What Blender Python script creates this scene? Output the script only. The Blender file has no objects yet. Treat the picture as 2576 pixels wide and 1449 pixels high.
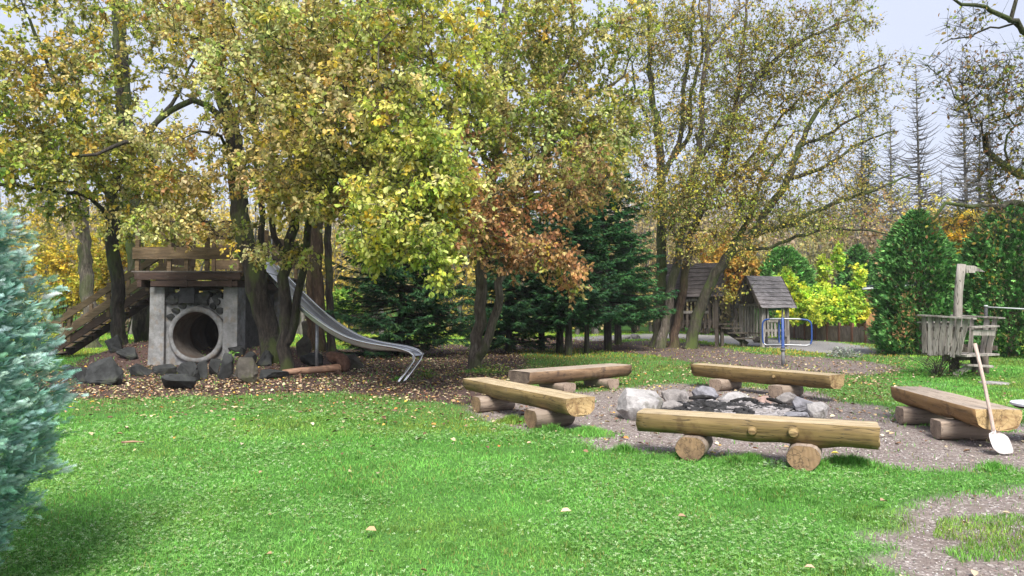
import bpy, bmesh, math, random
import numpy as np
from mathutils import Vector, Matrix, noise as mnoise

# ------------------------------------------------------------------ camera, world, sun, exposure
S = bpy.context.scene
COL = S.collection
W_, H_, F_, HZ, CH = 2576.0, 1449.0, 2576.0*25/36, 780.0, 1.6
PITCH = math.atan((HZ-H_/2)/F_)
cd = bpy.data.cameras.new("camera"); cam = bpy.data.objects.new("camera", cd); COL.objects.link(cam)
cd.lens = 25; cd.sensor_width = 36; cd.clip_start = .05; cd.clip_end = 1500
cam.location = (0, 0, CH); cam.rotation_euler = (math.pi/2+PITCH, 0, 0)
S.camera = cam
SUN_EL, SUN_AZ = math.radians(50), math.radians(176)
wd = bpy.data.worlds.new("World"); S.world = wd; wd.use_nodes = True
nt = wd.node_tree; nt.nodes.clear()
sky = nt.nodes.new("ShaderNodeTexSky"); sky.sky_type = 'NISHITA'; sky.sun_disc = False
sky.sun_elevation = SUN_EL; sky.sun_rotation = SUN_AZ; sky.air_density = 1.0; sky.dust_density = 3.0; sky.ozone_density = 1.0
hs = nt.nodes.new("ShaderNodeHueSaturation"); hs.inputs["Saturation"].default_value = .40
mx = nt.nodes.new("ShaderNodeMix"); mx.data_type = 'RGBA'; mx.inputs[0].default_value = .62
mx.inputs[7].default_value = (4.7, 5.1, 6.5, 1)
tcw = nt.nodes.new("ShaderNodeTexCoord"); nzw = nt.nodes.new("ShaderNodeTexNoise"); nzw.inputs["Scale"].default_value = 1.6; nzw.inputs["Detail"].default_value = 4
rpw = nt.nodes.new("ShaderNodeMapRange"); rpw.inputs[1].default_value = .3; rpw.inputs[2].default_value = .7; rpw.inputs[3].default_value = .88; rpw.inputs[4].default_value = 1.12
mw = nt.nodes.new("ShaderNodeVectorMath"); mw.operation = 'SCALE'
bg = nt.nodes.new("ShaderNodeBackground"); bg.inputs[1].default_value = .08
wo = nt.nodes.new("ShaderNodeOutputWorld")
nt.links.new(sky.outputs[0], hs.inputs["Color"]); nt.links.new(hs.outputs[0], mx.inputs[6])
nt.links.new(tcw.outputs["Generated"], nzw.inputs["Vector"]); nt.links.new(nzw.outputs["Fac"], rpw.inputs[0])
nt.links.new(mx.outputs[2], mw.inputs[0]); nt.links.new(rpw.outputs[0], mw.inputs["Scale"])
nt.links.new(mw.outputs[0], bg.inputs[0]); nt.links.new(bg.outputs[0], wo.inputs[0])
sd = bpy.data.lights.new("sun", 'SUN'); sun = bpy.data.objects.new("sun", sd); COL.objects.link(sun)
sd.energy = 3.3; sd.angle = math.radians(22); sd.color = (1, .96, .9)
sun.rotation_euler = (math.pi/2-SUN_EL, 0, math.pi-SUN_AZ)
S.view_settings.view_transform = 'Standard'; S.view_settings.look = 'None'; S.view_settings.gamma = 1
S.view_settings.exposure = 1.17
S.cycles.max_bounces = 5; S.cycles.diffuse_bounces = 3; S.cycles.glossy_bounces = 2; S.cycles.transmission_bounces = 3; S.cycles.transparent_max_bounces = 4
S.cycles.use_denoising = True; S.cycles.use_adaptive_sampling = True; S.cycles.adaptive_threshold = .02
S.cycles.caustics_reflective = False; S.cycles.caustics_refractive = False
try: S.cycles.denoising_prefilter = 'ACCURATE'
except Exception: pass

# ------------------------------------------------------------------ helpers
def P(x, y, d):
    """world point seen at photo position (x, y), d metres in front"""
    a = (x-W_/2)/F_; b = -(y-H_/2)/F_
    c, s = math.cos(PITCH), math.sin(PITCH)
    fy = c - b*s; fz = s + b*c
    return np.array((a*d/fy, d, CH + fz*d/fy))
def proj(X, Y, Z):
    c, s = math.cos(PITCH), math.sin(PITCH)
    Yc = np.maximum(Y, .05)
    f = Yc*c + (Z-CH)*s; u = -Yc*s + (Z-CH)*c
    f = np.maximum(f, .02)
    return W_/2 + F_*X/f, H_/2 - F_*u/f
rng0 = np.random.default_rng(7)
_T = np.random.default_rng(3).random((256, 256))
def vn(x, y, s=1.0, o=0):
    x = np.asarray(x, float)/s + 37.3 + o*17.1; y = np.asarray(y, float)/s + 91.7 + o*5.3
    xi = np.floor(x).astype(int); yi = np.floor(y).astype(int); fx = x-xi; fy = y-yi
    fx = fx*fx*(3-2*fx); fy = fy*fy*(3-2*fy)
    a = _T[xi % 256, yi % 256]; b = _T[(xi+1) % 256, yi % 256]; c = _T[xi % 256, (yi+1) % 256]; d = _T[(xi+1) % 256, (yi+1) % 256]
    return (a*(1-fx)+b*fx)*(1-fy) + (c*(1-fx)+d*fx)*fy
def fbm(x, y, s, o=0): return .55*vn(x, y, s, o)+.28*vn(x, y, s/2.1, o+1)+.17*vn(x, y, s/4.3, o+2)
def terr(x, y):
    x = np.asarray(x, float); y = np.asarray(y, float)
    h = .42*np.exp(-(((x+9.2)/3.6)**4+((y-22.6)/2.0)**4))
    h = h + .42*np.exp(-((x+6.9)**2/1.7+(y-20.3)**2/1.5))
    h = h + .30*np.exp(-((x+11.2)**2/1.5+(y-21.3)**2/1.2))
    h = h + .05*(fbm(x, y, 3.0, 4)-.5) * np.clip((y-2)/6, 0, 1)
    h = h + np.clip((y-62)/60, 0, 1)**1.3*6.0
    return h
def G(x, y):
    """ground point under photo position"""
    z = 0.
    for _ in range(12):
        d = (CH-z)*F_/max(y-HZ, 3)
        p = P(x, y, d); z = .5*z+.5*float(terr(p[0], p[1]))
    p[2] = float(terr(p[0], p[1])); return p

def newmat(name):
    m = bpy.data.materials.new(name); m.use_nodes = True
    n = m.node_tree; b = n.nodes["Principled BSDF"]; return m, n, b
def ramp(n, fac, stops):
    r = n.nodes.new("ShaderNodeValToRGB"); e = r.color_ramp.elements
    while len(e) > 1: e.remove(e[0])
    e[0].position = stops[0][0]; e[0].color = (*stops[0][1], 1)
    for p, c in stops[1:]:
        q = e.new(p); q.color = (*c, 1)
    n.links.new(fac, r.inputs[0]); return r.outputs[0]
def noise_(n, scale, detail=5, vec=None, rough=.6, vscale=None, coord="Object"):
    t = n.nodes.new("ShaderNodeTexNoise"); t.inputs["Scale"].default_value = scale; t.inputs["Detail"].default_value = detail
    t.inputs["Roughness"].default_value = rough
    if vec is None:
        tc = n.nodes.new("ShaderNodeTexCoord"); vec = tc.outputs[coord]
    if vscale:
        mp = n.nodes.new("ShaderNodeMapping"); mp.inputs["Scale"].default_value = vscale; n.links.new(vec, mp.inputs[0]); vec = mp.outputs[0]
    n.links.new(vec, t.inputs["Vector"]); return t.outputs["Fac"]
def mixc(n, fac, a, b):
    m = n.nodes.new("ShaderNodeMix"); m.data_type = 'RGBA'
    for i, v in ((0, fac), (6, a), (7, b)):
        if hasattr(v, "links"): n.links.new(v, m.inputs[i])
        elif i == 0: m.inputs[0].default_value = v
        else: m.inputs[i].default_value = (*v, 1)
    return m.outputs[2]
def mth(n, op, a, b=0., clamp=False):
    m = n.nodes.new("ShaderNodeMath"); m.operation = op; m.use_clamp = clamp
    for i, v in ((0, a), (1, b)):
        if hasattr(v, "links"): n.links.new(v, m.inputs[i])
        else: m.inputs[i].default_value = v
    return m.outputs[0]
def bump(n, b, h, s=.5, d=.01):
    u = n.nodes.new("ShaderNodeBump"); u.inputs["Strength"].default_value = s; u.inputs["Distance"].default_value = d
    n.links.new(h, u.inputs["Height"]); n.links.new(u.outputs[0], b.inputs["Normal"])
def thresh(n, f, lo, hi):
    m = n.nodes.new("ShaderNodeMapRange"); m.inputs[1].default_value = lo; m.inputs[2].default_value = hi
    m.interpolation_type = 'SMOOTHSTEP'; n.links.new(f, m.inputs[0]); return m.outputs[0]
def wood(name, c1, c2, c3, grain=(1.2, 22, 22), stain=None, rough=.75, crack=.5, bs=.5):
    m, n, b = newmat(name)
    g = noise_(n, 1.0, 6, vscale=grain, rough=.65); l = noise_(n, 2.2, 3)
    c = ramp(n, g, [(.25, c1), (.5, c2), (.75, c3)])
    c = mixc(n, mth(n, 'MULTIPLY', thresh(n, l, .5, .75), .5), c, tuple(.55*q for q in c1))
    ck = noise_(n, 1.0, 2, vscale=(grain[0]*1.1, grain[1]*.9, grain[2]*.9))
    ckm = mth(n, 'SUBTRACT', 1., thresh(n, mth(n, 'ABSOLUTE', mth(n, 'SUBTRACT', ck, .5)), .0, .022))
    c = mixc(n, mth(n, 'MULTIPLY', ckm, crack), c, tuple(.25*q for q in c1))
    if stain:
        s = noise_(n, 3.1, 4); c = mixc(n, mth(n, 'MULTIPLY', thresh(n, s, .54, .62), stain[1]), c, stain[0])
    st = noise_(n, 1.0, 4, vscale=(grain[0]*.35, grain[1]*.22, grain[2]*.22))
    c = mixc(n, mth(n, 'MULTIPLY', thresh(n, st, .52, .66), .45), c, tuple(.38*q for q in c2))
    c = mixc(n, mth(n, 'MULTIPLY', thresh(n, noise_(n, 5., 5, rough=.75), .58, .72), .3), c, (.20, .185, .17))
    n.links.new(c, b.inputs["Base Color"]); b.inputs["Roughness"].default_value = rough
    bump(n, b, mth(n, 'SUBTRACT', g, mth(n, 'MULTIPLY', ckm, .6)), bs, .012); return m
def speck(name, stops, scale, rough=.9, big=None, bs=.5, bd=.02, extra=None, metal=0):
    m, n, b = newmat(name)
    f = noise_(n, scale, 8, rough=.7); c = ramp(n, f, stops)
    if big: c = mixc(n, mth(n, 'MULTIPLY', thresh(n, noise_(n, big[0], 4), big[2], big[3]), big[4]), c, big[1])
    if extra: c = mixc(n, mth(n, 'MULTIPLY', thresh(n, noise_(n, extra[0], 5, vscale=(1.3, .8, 1)), extra[2], extra[3]), extra[4]), c, extra[1])
    n.links.new(c, b.inputs["Base Color"]); b.inputs["Roughness"].default_value = rough; b.inputs["Metallic"].default_value = metal; b.inputs["Specular IOR Level"].default_value = .5 if metal or rough < .6 else .22
    bump(n, b, f, bs, bd); return m
def leafmat(name, trans=.42, rough=.55, spec=.3, sat=1.):
    m, n, b = newmat(name)
    a = n.nodes.new("ShaderNodeAttribute"); a.attribute_name = "col"
    n.links.new(a.outputs["Color"], b.inputs["Base Color"]); b.inputs["Roughness"].default_value = rough; b.inputs["Specular IOR Level"].default_value = spec
    if trans:
        t = n.nodes.new("ShaderNodeBsdfTranslucent"); n.links.new(a.outputs["Color"], t.inputs[0])
        x = n.nodes.new("ShaderNodeMixShader"); x.inputs[0].default_value = trans
        n.links.new(b.outputs[0], x.inputs[1]); n.links.new(t.outputs[0], x.inputs[2])
        n.links.new(x.outputs[0], n.nodes["Material Output"].inputs[0])
    return m

M = {}
def barkmat(name, c1, c2, c3, moss=(.06, .085, .015), mossf=.7, mlo=.47, mhi=.6):
    m, n, b = newmat(name)
    f = noise_(n, 1., 6, vscale=(14, 14, 2.6), rough=.7); c = ramp(n, f, [(.32, c1), (.5, c2), (.68, c3)])
    c = mixc(n, mth(n, 'MULTIPLY', thresh(n, noise_(n, 1.6, 5, vscale=(1, 1, .5)), mlo, mhi), mossf), c, moss)
    n.links.new(c, b.inputs["Base Color"]); b.inputs["Roughness"].default_value = .95
    bump(n, b, f, 1., .06); return m
M['bark'] = barkmat('bark', (.008, .0065, .005), (.030, .024, .019), (.085, .070, .055))
M['bark_light'] = barkmat('bark_light', (.03, .025, .019), (.105, .085, .068), (.23, .20, .16), mossf=.55)
M['bark_moss'] = barkmat('bark_moss', (.012, .010, .007), (.045, .039, .026), (.11, .095, .07), moss=(.065, .095, .016), mossf=.85, mlo=.42)
M['bark_brown'] = barkmat('bark_brown', (.022, .014, .009), (.07, .043, .028), (.15, .10, .065), mossf=.35)
M['bark_grey'] = barkmat('bark_grey', (.06, .055, .05), (.13, .12, .11), (.22, .20, .18), mossf=.2)
M['leaf'] = leafmat('leaf', spec=.15)
M['needle'] = leafmat('needle', .12, .7, .12)
M['bluespray'] = leafmat('bluespray', .2, .6, .3)
M['grass'] = leafmat('grass_blade', .35, .6, .18)
M['dryleaf'] = leafmat('dry_leaf', 0, .8, .2)
M['dirtlog'] = wood('support_wood', (.15, .11, .08), (.29, .225, .175), (.40, .325, .265), (1.5, 14, 14), rough=.9)
def endgrain(name, c1, c2, c3):
    m, n, b = newmat(name)
    tc = n.nodes.new("ShaderNodeTexCoord")
    w = n.nodes.new("ShaderNodeTexWave"); w.wave_type = 'RINGS'; w.rings_direction = 'X'; w.inputs["Scale"].default_value = 7; w.inputs["Distortion"].default_value = 7; w.inputs["Detail"].default_value = 3
    n.links.new(tc.outputs["Object"], w.inputs[0])
    f = noise_(n, 6, 5); c = ramp(n, w.outputs["Fac"], [(.0, tuple(.5*a+.5*b for a, b in zip(c1, c2))), (1., c2)])
    c = mixc(n, thresh(n, f, .42, .66), c, c3); rk = noise_(n, 1., 2, vscale=(1, 9, 9)); c = mixc(n, mth(n, 'MULTIPLY', mth(n, 'SUBTRACT', 1., thresh(n, mth(n, 'ABSOLUTE', mth(n, 'SUBTRACT', rk, .5)), 0., .03)), .7), c, tuple(.35*q for q in c3)); n.links.new(c, b.inputs["Base Color"]); b.inputs["Roughness"].default_value = .8
    bump(n, b, w.outputs["Fac"], .2, .004); return m
M['end_yellow'] = endgrain('end_grain_yellow', (.33, .22, .09), (.44, .31, .15), (.20, .115, .05))
M['end_brown'] = endgrain('end_grain_brown', (.20, .12, .06), (.28, .18, .10), (.13, .08, .045))
M['end_grey'] = endgrain('end_grain_grey', (.27, .20, .15), (.34, .26, .20), (.22, .16, .12))
M['end_dark'] = endgrain('end_grain_dark', (.06, .042, .032), (.085, .06, .045), (.16, .12, .09))
M['log_side'] = wood('log_side', (.09, .058, .020), (.185, .125, .045), (.28, .20, .085), stain=((.085, .048, .018), .65), crack=.75)
M['log_top'] = wood('log_top', (.27, .20, .11), (.44, .345, .21), (.58, .48, .33), (1.3, 16, 16), crack=.7)
M['log_side_dark'] = wood('log_side_dark', (.06, .035, .02), (.18, .11, .06), (.33, .225, .13), (1., 9, 9), stain=((.05, .03, .022), .75))
M['log_top_grey'] = wood('log_top_grey', (.24, .19, .145), (.36, .29, .225), (.46, .38, .31), (1.2, 14, 14), crack=.5)
M['log_side_red'] = wood('log_side_red', (.15, .08, .03), (.26, .15, .06), (.35, .22, .10), (1., 12, 12), stain=((.07, .035, .018), .6))
M['deck_wood'] = wood('deck_wood', (.06, .040, .020), (.15, .10, .055), (.25, .18, .10), (2, 20, 20), rough=.85)
M['deck_dark'] = wood('deck_dark', (.022, .013, .010), (.05, .028, .020), (.085, .05, .036), (2, 20, 20), rough=.85)
M['tread'] = wood('stair_tread', (.05, .042, .035), (.13, .11, .095), (.22, .19, .17), (2, 20, 20), rough=.8)
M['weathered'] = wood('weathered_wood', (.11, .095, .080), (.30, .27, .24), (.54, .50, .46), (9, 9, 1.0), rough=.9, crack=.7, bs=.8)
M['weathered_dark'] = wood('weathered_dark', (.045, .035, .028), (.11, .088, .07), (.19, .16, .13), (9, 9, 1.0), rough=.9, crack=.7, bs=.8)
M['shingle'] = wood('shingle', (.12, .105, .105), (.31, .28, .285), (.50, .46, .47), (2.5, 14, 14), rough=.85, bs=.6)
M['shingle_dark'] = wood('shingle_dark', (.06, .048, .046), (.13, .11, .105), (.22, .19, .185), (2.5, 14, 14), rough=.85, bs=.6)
M['fence_board'] = wood('fence_board', (.07, .052, .04), (.16, .125, .10), (.25, .20, .165), (9, 9, 1.4), rough=.9)
M['fence_post'] = wood('fence_post', (.07, .028, .016), (.14, .058, .033), (.20, .09, .05), (9, 9, 1.4), rough=.9)
M['hutwood'] = wood('hut_wood', (.22, .10, .035), (.36, .18, .07), (.45, .26, .12), (9, 9, 1.4), rough=.8)
M['pinkwood'] = wood('barkless_wood', (.20, .10, .055), (.38, .22, .14), (.50, .33, .22), (1.5, 18, 18), stain=((.09, .05, .035), .6))
M['rootwood'] = speck('root_wood', [(.3, (.02, .012, .01)), (.5, (.07, .038, .027)), (.7, (.14, .08, .055))], 9, .9)
M['concrete'] = speck('concrete', [(.3, (.11, .11, .112)), (.5, (.21, .212, .212)), (.7, (.31, .312, .312))], 5, .9, big=(1.7, (.10, .09, .075), .5, .68, .7), bs=.5, bd=.012, extra=(4., (.20, .15, .10), .52, .66, .5))
M['concrete_in'] = speck('pipe_inside', [(.3, (.07, .06, .05)), (.5, (.14, .12, .105)), (.7, (.22, .195, .17))], 4, .8, big=(2.0, (.09, .05, .03), .48, .62, .6), bs=.3)
M['mortar'] = speck('mortar', [(.3, (.035, .033, .031)), (.6, (.085, .08, .075)), (.8, (.17, .16, .15))], 6, .95, bs=1., bd=.05)
M['basalt'] = speck('basalt', [(.3, (.012, .0125, .013)), (.5, (.032, .034, .034)), (.7, (.065, .067, .067))], 4, .8, big=(2.3, (.05, .06, .025), .55, .7, .6), bs=.7, bd=.03)
M['basalt_brown'] = speck('brown_rock', [(.3, (.025, .022, .018)), (.5, (.06, .054, .045)), (.7, (.11, .10, .085))], 4, .85, big=(2.3, (.05, .06, .02), .5, .65, .6), bs=.7, bd=.03)
def stone(name, base, dark, f=.7):
    return speck(name, [(.3, tuple(.55*q for q in base)), (.48, base), (.66, tuple(min(1, 1.35*q) for q in base))], 5, .85, big=(3., dark, .5, .62, f), bs=1., bd=.04, extra=(7., tuple(min(1, 1.5*q) for q in base), .58, .66, .6))
M['stone_pale'] = stone('stone_pale', (.33, .315, .31), (.10, .095, .07))
M['stone_grey'] = stone('stone_grey', (.24, .22, .21), (.06, .055, .055))
M['stone_pink'] = stone('stone_pink', (.36, .255, .22), (.09, .075, .07))
M['stone_blue'] = stone('stone_blue', (.22, .215, .235), (.045, .045, .05))
M['steel'] = speck('steel', [(.3, (.50, .50, .51)), (.7, (.66, .66, .67))], 30, .38, metal=1, bs=.05)
M['steel_rail'] = speck('steel_rail', [(.3, (.62, .62, .62)), (.7, (.78, .78, .78))], 30, .25, metal=1, bs=.02)
M['bluepaint'] = speck('blue_paint', [(.3, (.015, .045, .17)), (.6, (.025, .07, .26)), (.85, (.08, .12, .25))], 14, .4, bs=.1)
M['wornsteel'] = speck('worn_steel', [(.3, (.22, .23, .24)), (.7, (.42, .43, .44))], 20, .45, metal=.7, bs=.1)
M['greypole'] = speck('grey_pole', [(.3, (.10, .10, .11)), (.7, (.22, .22, .23))], 12, .6)
M['greenpaint'] = speck('green_paint', [(.3, (.02, .09, .045)), (.7, (.04, .15, .08))], 14, .6)
M['handle'] = wood('shovel_handle', (.30, .22, .18), (.44, .34, .29), (.54, .44, .38), (20, 20, 1.), crack=.2)
M['blade'] = speck('shovel_blade', [(.3, (.38, .34, .33)), (.6, (.55, .51, .50)), (.8, (.66, .63, .62))], 7, .55, bs=.2)
M['tabletop'] = speck('pale_table', [(.3, (.60, .62, .68)), (.7, (.72, .74, .80))], 4, .4, bs=.05)
M['darkmetal'] = speck('dark_metal', [(.3, (.025, .025, .028)), (.7, (.06, .06, .065))], 10, .6)
M['roofing'] = speck('roof_felt', [(.3, (.02, .03, .035)), (.7, (.05, .065, .07))], 10, .8)
M['whitetrim'] = speck('pale_trim', [(.3, (.40, .41, .42)), (.7, (.5, .51, .52))], 10, .6)

def mesh_obj(name, V, F, mats, mi=None, col=None, parent=None, smooth=False, local=False, offset=None):
    """V (n,3); F: list of index tuples or a list of (m,k) arrays"""
    V = np.asarray(V, float)
    if parent is not None and not local:
        V = V - np.array(parent.location)
    if offset is not None: V = V - np.asarray(offset)
    me = bpy.data.meshes.new(name)
    if len(F) and isinstance(F[0], np.ndarray):
        arrs = [a for a in F if len(a)]
        me.vertices.add(len(V)); me.vertices.foreach_set("co", V.astype(np.float32).ravel())
        lv = np.concatenate([a.ravel() for a in arrs]); me.loops.add(len(lv)); me.loops.foreach_set("vertex_index", lv.astype(np.int32))
        tot = np.concatenate([np.full(len(a), a.shape[1]) for a in arrs]); st = np.concatenate([[0], np.cumsum(tot)[:-1]])
        me.polygons.add(len(tot)); me.polygons.foreach_set("loop_start", st.astype(np.int32))
        me.update(calc_edges=True); npoly = len(tot)
    else:
        me.from_pydata([tuple(v) for v in V], [], [tuple(int(i) for i in f) for f in F]); npoly = len(F)
        me.update()
    for m in (mats if isinstance(mats, (list, tuple)) else [mats]): me.materials.append(M[m] if isinstance(m, str) else m)
    if mi is not None: me.polygons.foreach_set("material_index", np.asarray(mi, np.int32))
    if smooth: me.polygons.foreach_set("use_smooth", np.ones(npoly, bool))
    if col is not None:
        a = me.attributes.new("col", 'FLOAT_COLOR', 'POINT'); c4 = np.ones((len(V), 4), np.float32); c4[:, :3] = col
        a.data.foreach_set("color", c4.ravel())
    o = bpy.data.objects.new(name, me); COL.objects.link(o)
    if parent is not None: o.parent = parent
    if offset is not None: o.location = tuple(float(q) for q in offset)
    return o
def thing(name, label, cat, loc=(0, 0, 0), rz=0, group=None):
    o = bpy.data.objects.new(name, None); COL.objects.link(o); o.location = tuple(float(q) for q in loc); o.rotation_euler = (0, 0, rz)
    o.empty_display_size = .2
    tag(o, label, cat, group); return o
def tag(o, label=None, cat=None, group=None, kind=None):
    if label: o['label'] = label
    if cat: o['category'] = cat
    if group: o['group'] = group
    if kind: o['kind'] = kind
    return o

class MB:
    """collects simple solids into one mesh"""
    def __init__(s): s.V = []; s.F = []; s.m = []
    def add(s, V, F, m=0):
        b = len(s.V); s.V += [tuple(float(q) for q in v) for v in V]; s.F += [tuple(b+i for i in f) for f in F]; s.m += [m]*len(F); return s
    def plank(s, a, b, w, t, up=(0, 0, 1), n=3, jit=.004, m=0, taper=1., seed=None):
        """board from a to b; w = extent along 'up' side, t = thickness across"""
        r = random.Random(seed if seed is not None else len(s.V)+17)
        a = Vector(a); b = Vector(b); ax = (b-a).normalized(); u = Vector(up); u = (u-ax*u.dot(ax))
        if u.length < 1e-4: u = Vector((0, 1, 0)); u = u-ax*u.dot(ax)
        u.normalize(); v = ax.cross(u)
        V = []
        for i in range(n+1):
            c = a.lerp(b, i/n); k = 1+(taper-1)*i/n; ww = w*k/2
            e1 = r.uniform(-jit, jit); e2 = r.uniform(-jit, jit)
            for su, sv in ((-1, -1), (1, -1), (1, 1), (-1, 1)):
                V.append(c+u*(su*ww+(e1 if su > 0 else e2))+v*(sv*t/2))
        F = [(0, 1, 2, 3), tuple(4*n+i for i in (3, 2, 1, 0))]
        for i in range(n):
            for j in range(4):
                k = (j+1) % 4; F.append((4*i+j, 4*i+4+j, 4*i+4+k, 4*i+k))
        return s.add(V, F, m)
    def tube(s, pts, rad, n=8, m=0, cap=True, capm=None):
        V, F = tube(pts, rad, n); s.add(V, F, m)
        k = len(pts)
        b = len(s.V)-len(V)
        if cap:
            s.F += [tuple(b+i for i in range(n))[::-1], tuple(b+(k-1)*n+i for i in range(n))]; s.m += [m if capm is None else capm]*2
        return s
    def build(s, name, mats, parent=None, smooth=False, local=False, bevel=0, offset=None):
        o = mesh_obj(name, s.V, s.F, mats, s.m, parent=parent, smooth=smooth, local=local, offset=offset)
        if bevel:
            md = o.modifiers.new("bevel", 'BEVEL'); md.width = bevel; md.segments = 2; md.limit_method = 'ANGLE'; md.angle_limit = .7
        return o
def frames(pts):
    T = np.gradient(pts, axis=0); T /= np.linalg.norm(T, axis=1)[:, None]+1e-9
    ref = np.array((0, 0, 1.)) if abs(T[0, 2]) < .8 else np.array((1., 0, 0))
    N = np.empty_like(T); q = np.cross(T[0], ref); N[0] = q/np.linalg.norm(q)
    for i in range(1, len(T)):
        q = N[i-1]-T[i]*np.dot(N[i-1], T[i]); N[i] = q/(np.linalg.norm(q)+1e-9)
    return T, N, np.cross(T, N)
def tube(pts, rad, n=8):
    pts = np.asarray(pts, float); k = len(pts); rad = np.broadcast_to(np.asarray(rad, float), (k,))
    T, N, B = frames(pts); a = np.arange(n)*2*math.pi/n
    V = pts[:, None]+rad[:, None, None]*(np.cos(a)[None, :, None]*N[:, None]+np.sin(a)[None, :, None]*B[:, None])
    i = np.arange(k-1)[:, None]*n; j = np.arange(n)[None]; jj = (j+1) % n
    F = np.stack([i+j, i+jj, i+n+jj, i+n+j], -1).reshape(-1, 4)
    return V.reshape(-1, 3), [tuple(f) for f in F]

def leaves_mesh(B, D, L, Wd, Nrm, cols, fold=.25):
    """leaf blades: base B, direction D, length L, width Wd, up-ish Nrm. 6 verts, two quads folded on the midrib"""
    n = len(B); D = D/(np.linalg.norm(D, axis=1)[:, None]+1e-9)
    Sd = np.cross(D, Nrm); Sd /= np.linalg.norm(Sd, axis=1)[:, None]+1e-9
    U = np.cross(Sd, D); L = L[:, None]; Wd = Wd[:, None]/2
    v0 = B; v3 = B+D*L-U*L*.10
    e = U*Wd*fold
    r1 = B+D*L*.30+Sd*Wd*.9+e; r2 = B+D*L*.68+Sd*Wd*.95+e-U*L*.03
    l1 = B+D*L*.30-Sd*Wd*.9+e; l2 = B+D*L*.68-Sd*Wd*.95+e-U*L*.03
    V = np.stack([v0, r1, r2, v3, l2, l1], 1).reshape(-1, 3)
    b = np.arange(n)[:, None]*6
    F = np.concatenate([b+np.array([[0, 1, 2, 3]]), b+np.array([[0, 3, 4, 5]])])
    return V, F, np.repeat(cols, 6, 0)
def pick(r, pal, n, var=.18):
    c = np.array([p[:3] for p in pal]); w = np.array([p[3] for p in pal], float); i = r.choice(len(pal), n, p=w/w.sum())
    return np.clip(c[i]*(1+var*r.standard_normal((n, 1)))*(1+.06*r.standard_normal((n, 3))), .003, .9)

# ------------------------------------------------------------------ ground
def inpoly(x, y, poly):
    x = np.asarray(x); y = np.asarray(y); r = np.zeros(x.shape, bool); n = len(poly); j = n-1
    for i in range(n):
        xi, yi = poly[i]; xj, yj = poly[j]
        c = ((yi > y) != (yj > y)) & (x < (xj-xi)*(y-yi)/((yj-yi) or 1e-9)+xi); r ^= c; j = i
    return r
LITTER = [[(-900, 1010), (190, 1004), (500, 996), (850, 990), (1000, 1003), (1170, 1020), (1260, 1000), (1300, 960), (1330, 905), (1300, 880), (1200, 868), (1000, 862), (860, 880), (780, 872), (500, 875), (380, 880), (250, 905), (150, 935), (-900, 960)],
          [(1480, 866), (1650, 855), (1790, 868), (1900, 889), (2050, 898), (2200, 910), (2275, 928), (2180, 945), (2000, 938), (1740, 913), (1650, 893), (1480, 880)],
          [(1180, 850), (1560, 845), (1560, 874), (1300, 880)]]
GRAVEL = [[(1170, 1016), (1300, 1000), (1500, 985), (1560, 975), (1700, 962), (1900, 975), (2080, 985), (2110, 1008), (2200, 1015), (2255, 1030), (2290, 1062), (2400, 1080), (2490, 1070), (2560, 1062), (3400, 1080), (3400, 1196), (2576, 1190), (2330, 1184), (2230, 1172), (2150, 1158), (2000, 1166), (1800, 1145), (1600, 1136), (1500, 1128), (1430, 1090), (1330, 1086), (1215, 1062), (1190, 1035)],
          [(2310, 1238), (2430, 1232), (2576, 1216), (3400, 1205), (3400, 1900), (2300, 1900), (2290, 1440), (2120, 1412), (2200, 1385), (2300, 1372), (2140, 1350), (2170, 1332), (2290, 1325), (2240, 1290)]]
PATH = [(1420, 850), (1480, 846), (1700, 838), (1900, 848), (2100, 860), (2190, 874), (2215, 890), (2110, 892), (1990, 878), (1850, 868), (1700, 852), (1480, 857)]
def zones(X, Y, ragged=1.):
    ragged = ragged*np.clip(Y/10, .3, 1); wx = X + ragged*.30*(fbm(X, Y, .8, 11)-.5)+ragged*.10*(vn(X, Y, .12, 12)-.5); wy = Y + ragged*.55*(fbm(X, Y, .8, 15)-.5)+ragged*.25*(vn(X, Y, .12, 19)-.5)
    u, v = proj(wx, wy, 0*X); ok = Y > 1.2
    l = np.zeros(X.shape, bool); g = l.copy()
    for p in LITTER: l |= inpoly(u, v, p)
    for p in GRAVEL: g |= inpoly(u, v, p)
    h = inpoly(u, v, PATH)
    return (l & ok).astype(float), (g & ok & ~l).astype(float), (h & ok).astype(float)
def ax_(a, b, c, d, fine, far):
    mid = np.arange(b, c, fine); l = b-np.geomspace(fine, b-a, far)[::-1]; r = c+np.geomspace(fine, d-c, far)
    return np.concatenate([l, mid, r])
gx = ax_(-220, -14, 14, 220, .10, 40); gy = ax_(-25, 2, 36, 320, .10, 45)
XX, YY = np.meshgrid(gx, gy, indexing='ij'); zl, zg, zh = zones(XX, YY)
def blur(a):
    b = a.copy(); b[1:-1, 1:-1] = (a[1:-1, 1:-1]*2+a[:-2, 1:-1]+a[2:, 1:-1]+a[1:-1, :-2]+a[1:-1, 2:])/6; return b
_u, _v = proj(XX, YY, 0*XX); zg = np.where(inpoly(_u, _v, [(1560, 840), (2330, 880), (2330, 960), (1640, 925)]) & (zl > 0), .25+.4*np.clip((_u-1700)/400, 0, 1), zg)
for _ in range(1): zl, zg, zh = blur(zl), blur(zg), blur(zh)
ZZ = terr(XX, YY) - .015*zg - .008*zl + .012*(vn(XX, YY, .25, 30)-.5)
nx, ny = XX.shape; idx = np.arange(nx*ny).reshape(nx, ny)
Fg = np.stack([idx[:-1, :-1], idx[1:, :-1], idx[1:, 1:], idx[:-1, 1:]], -1).reshape(-1, 4)
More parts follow.
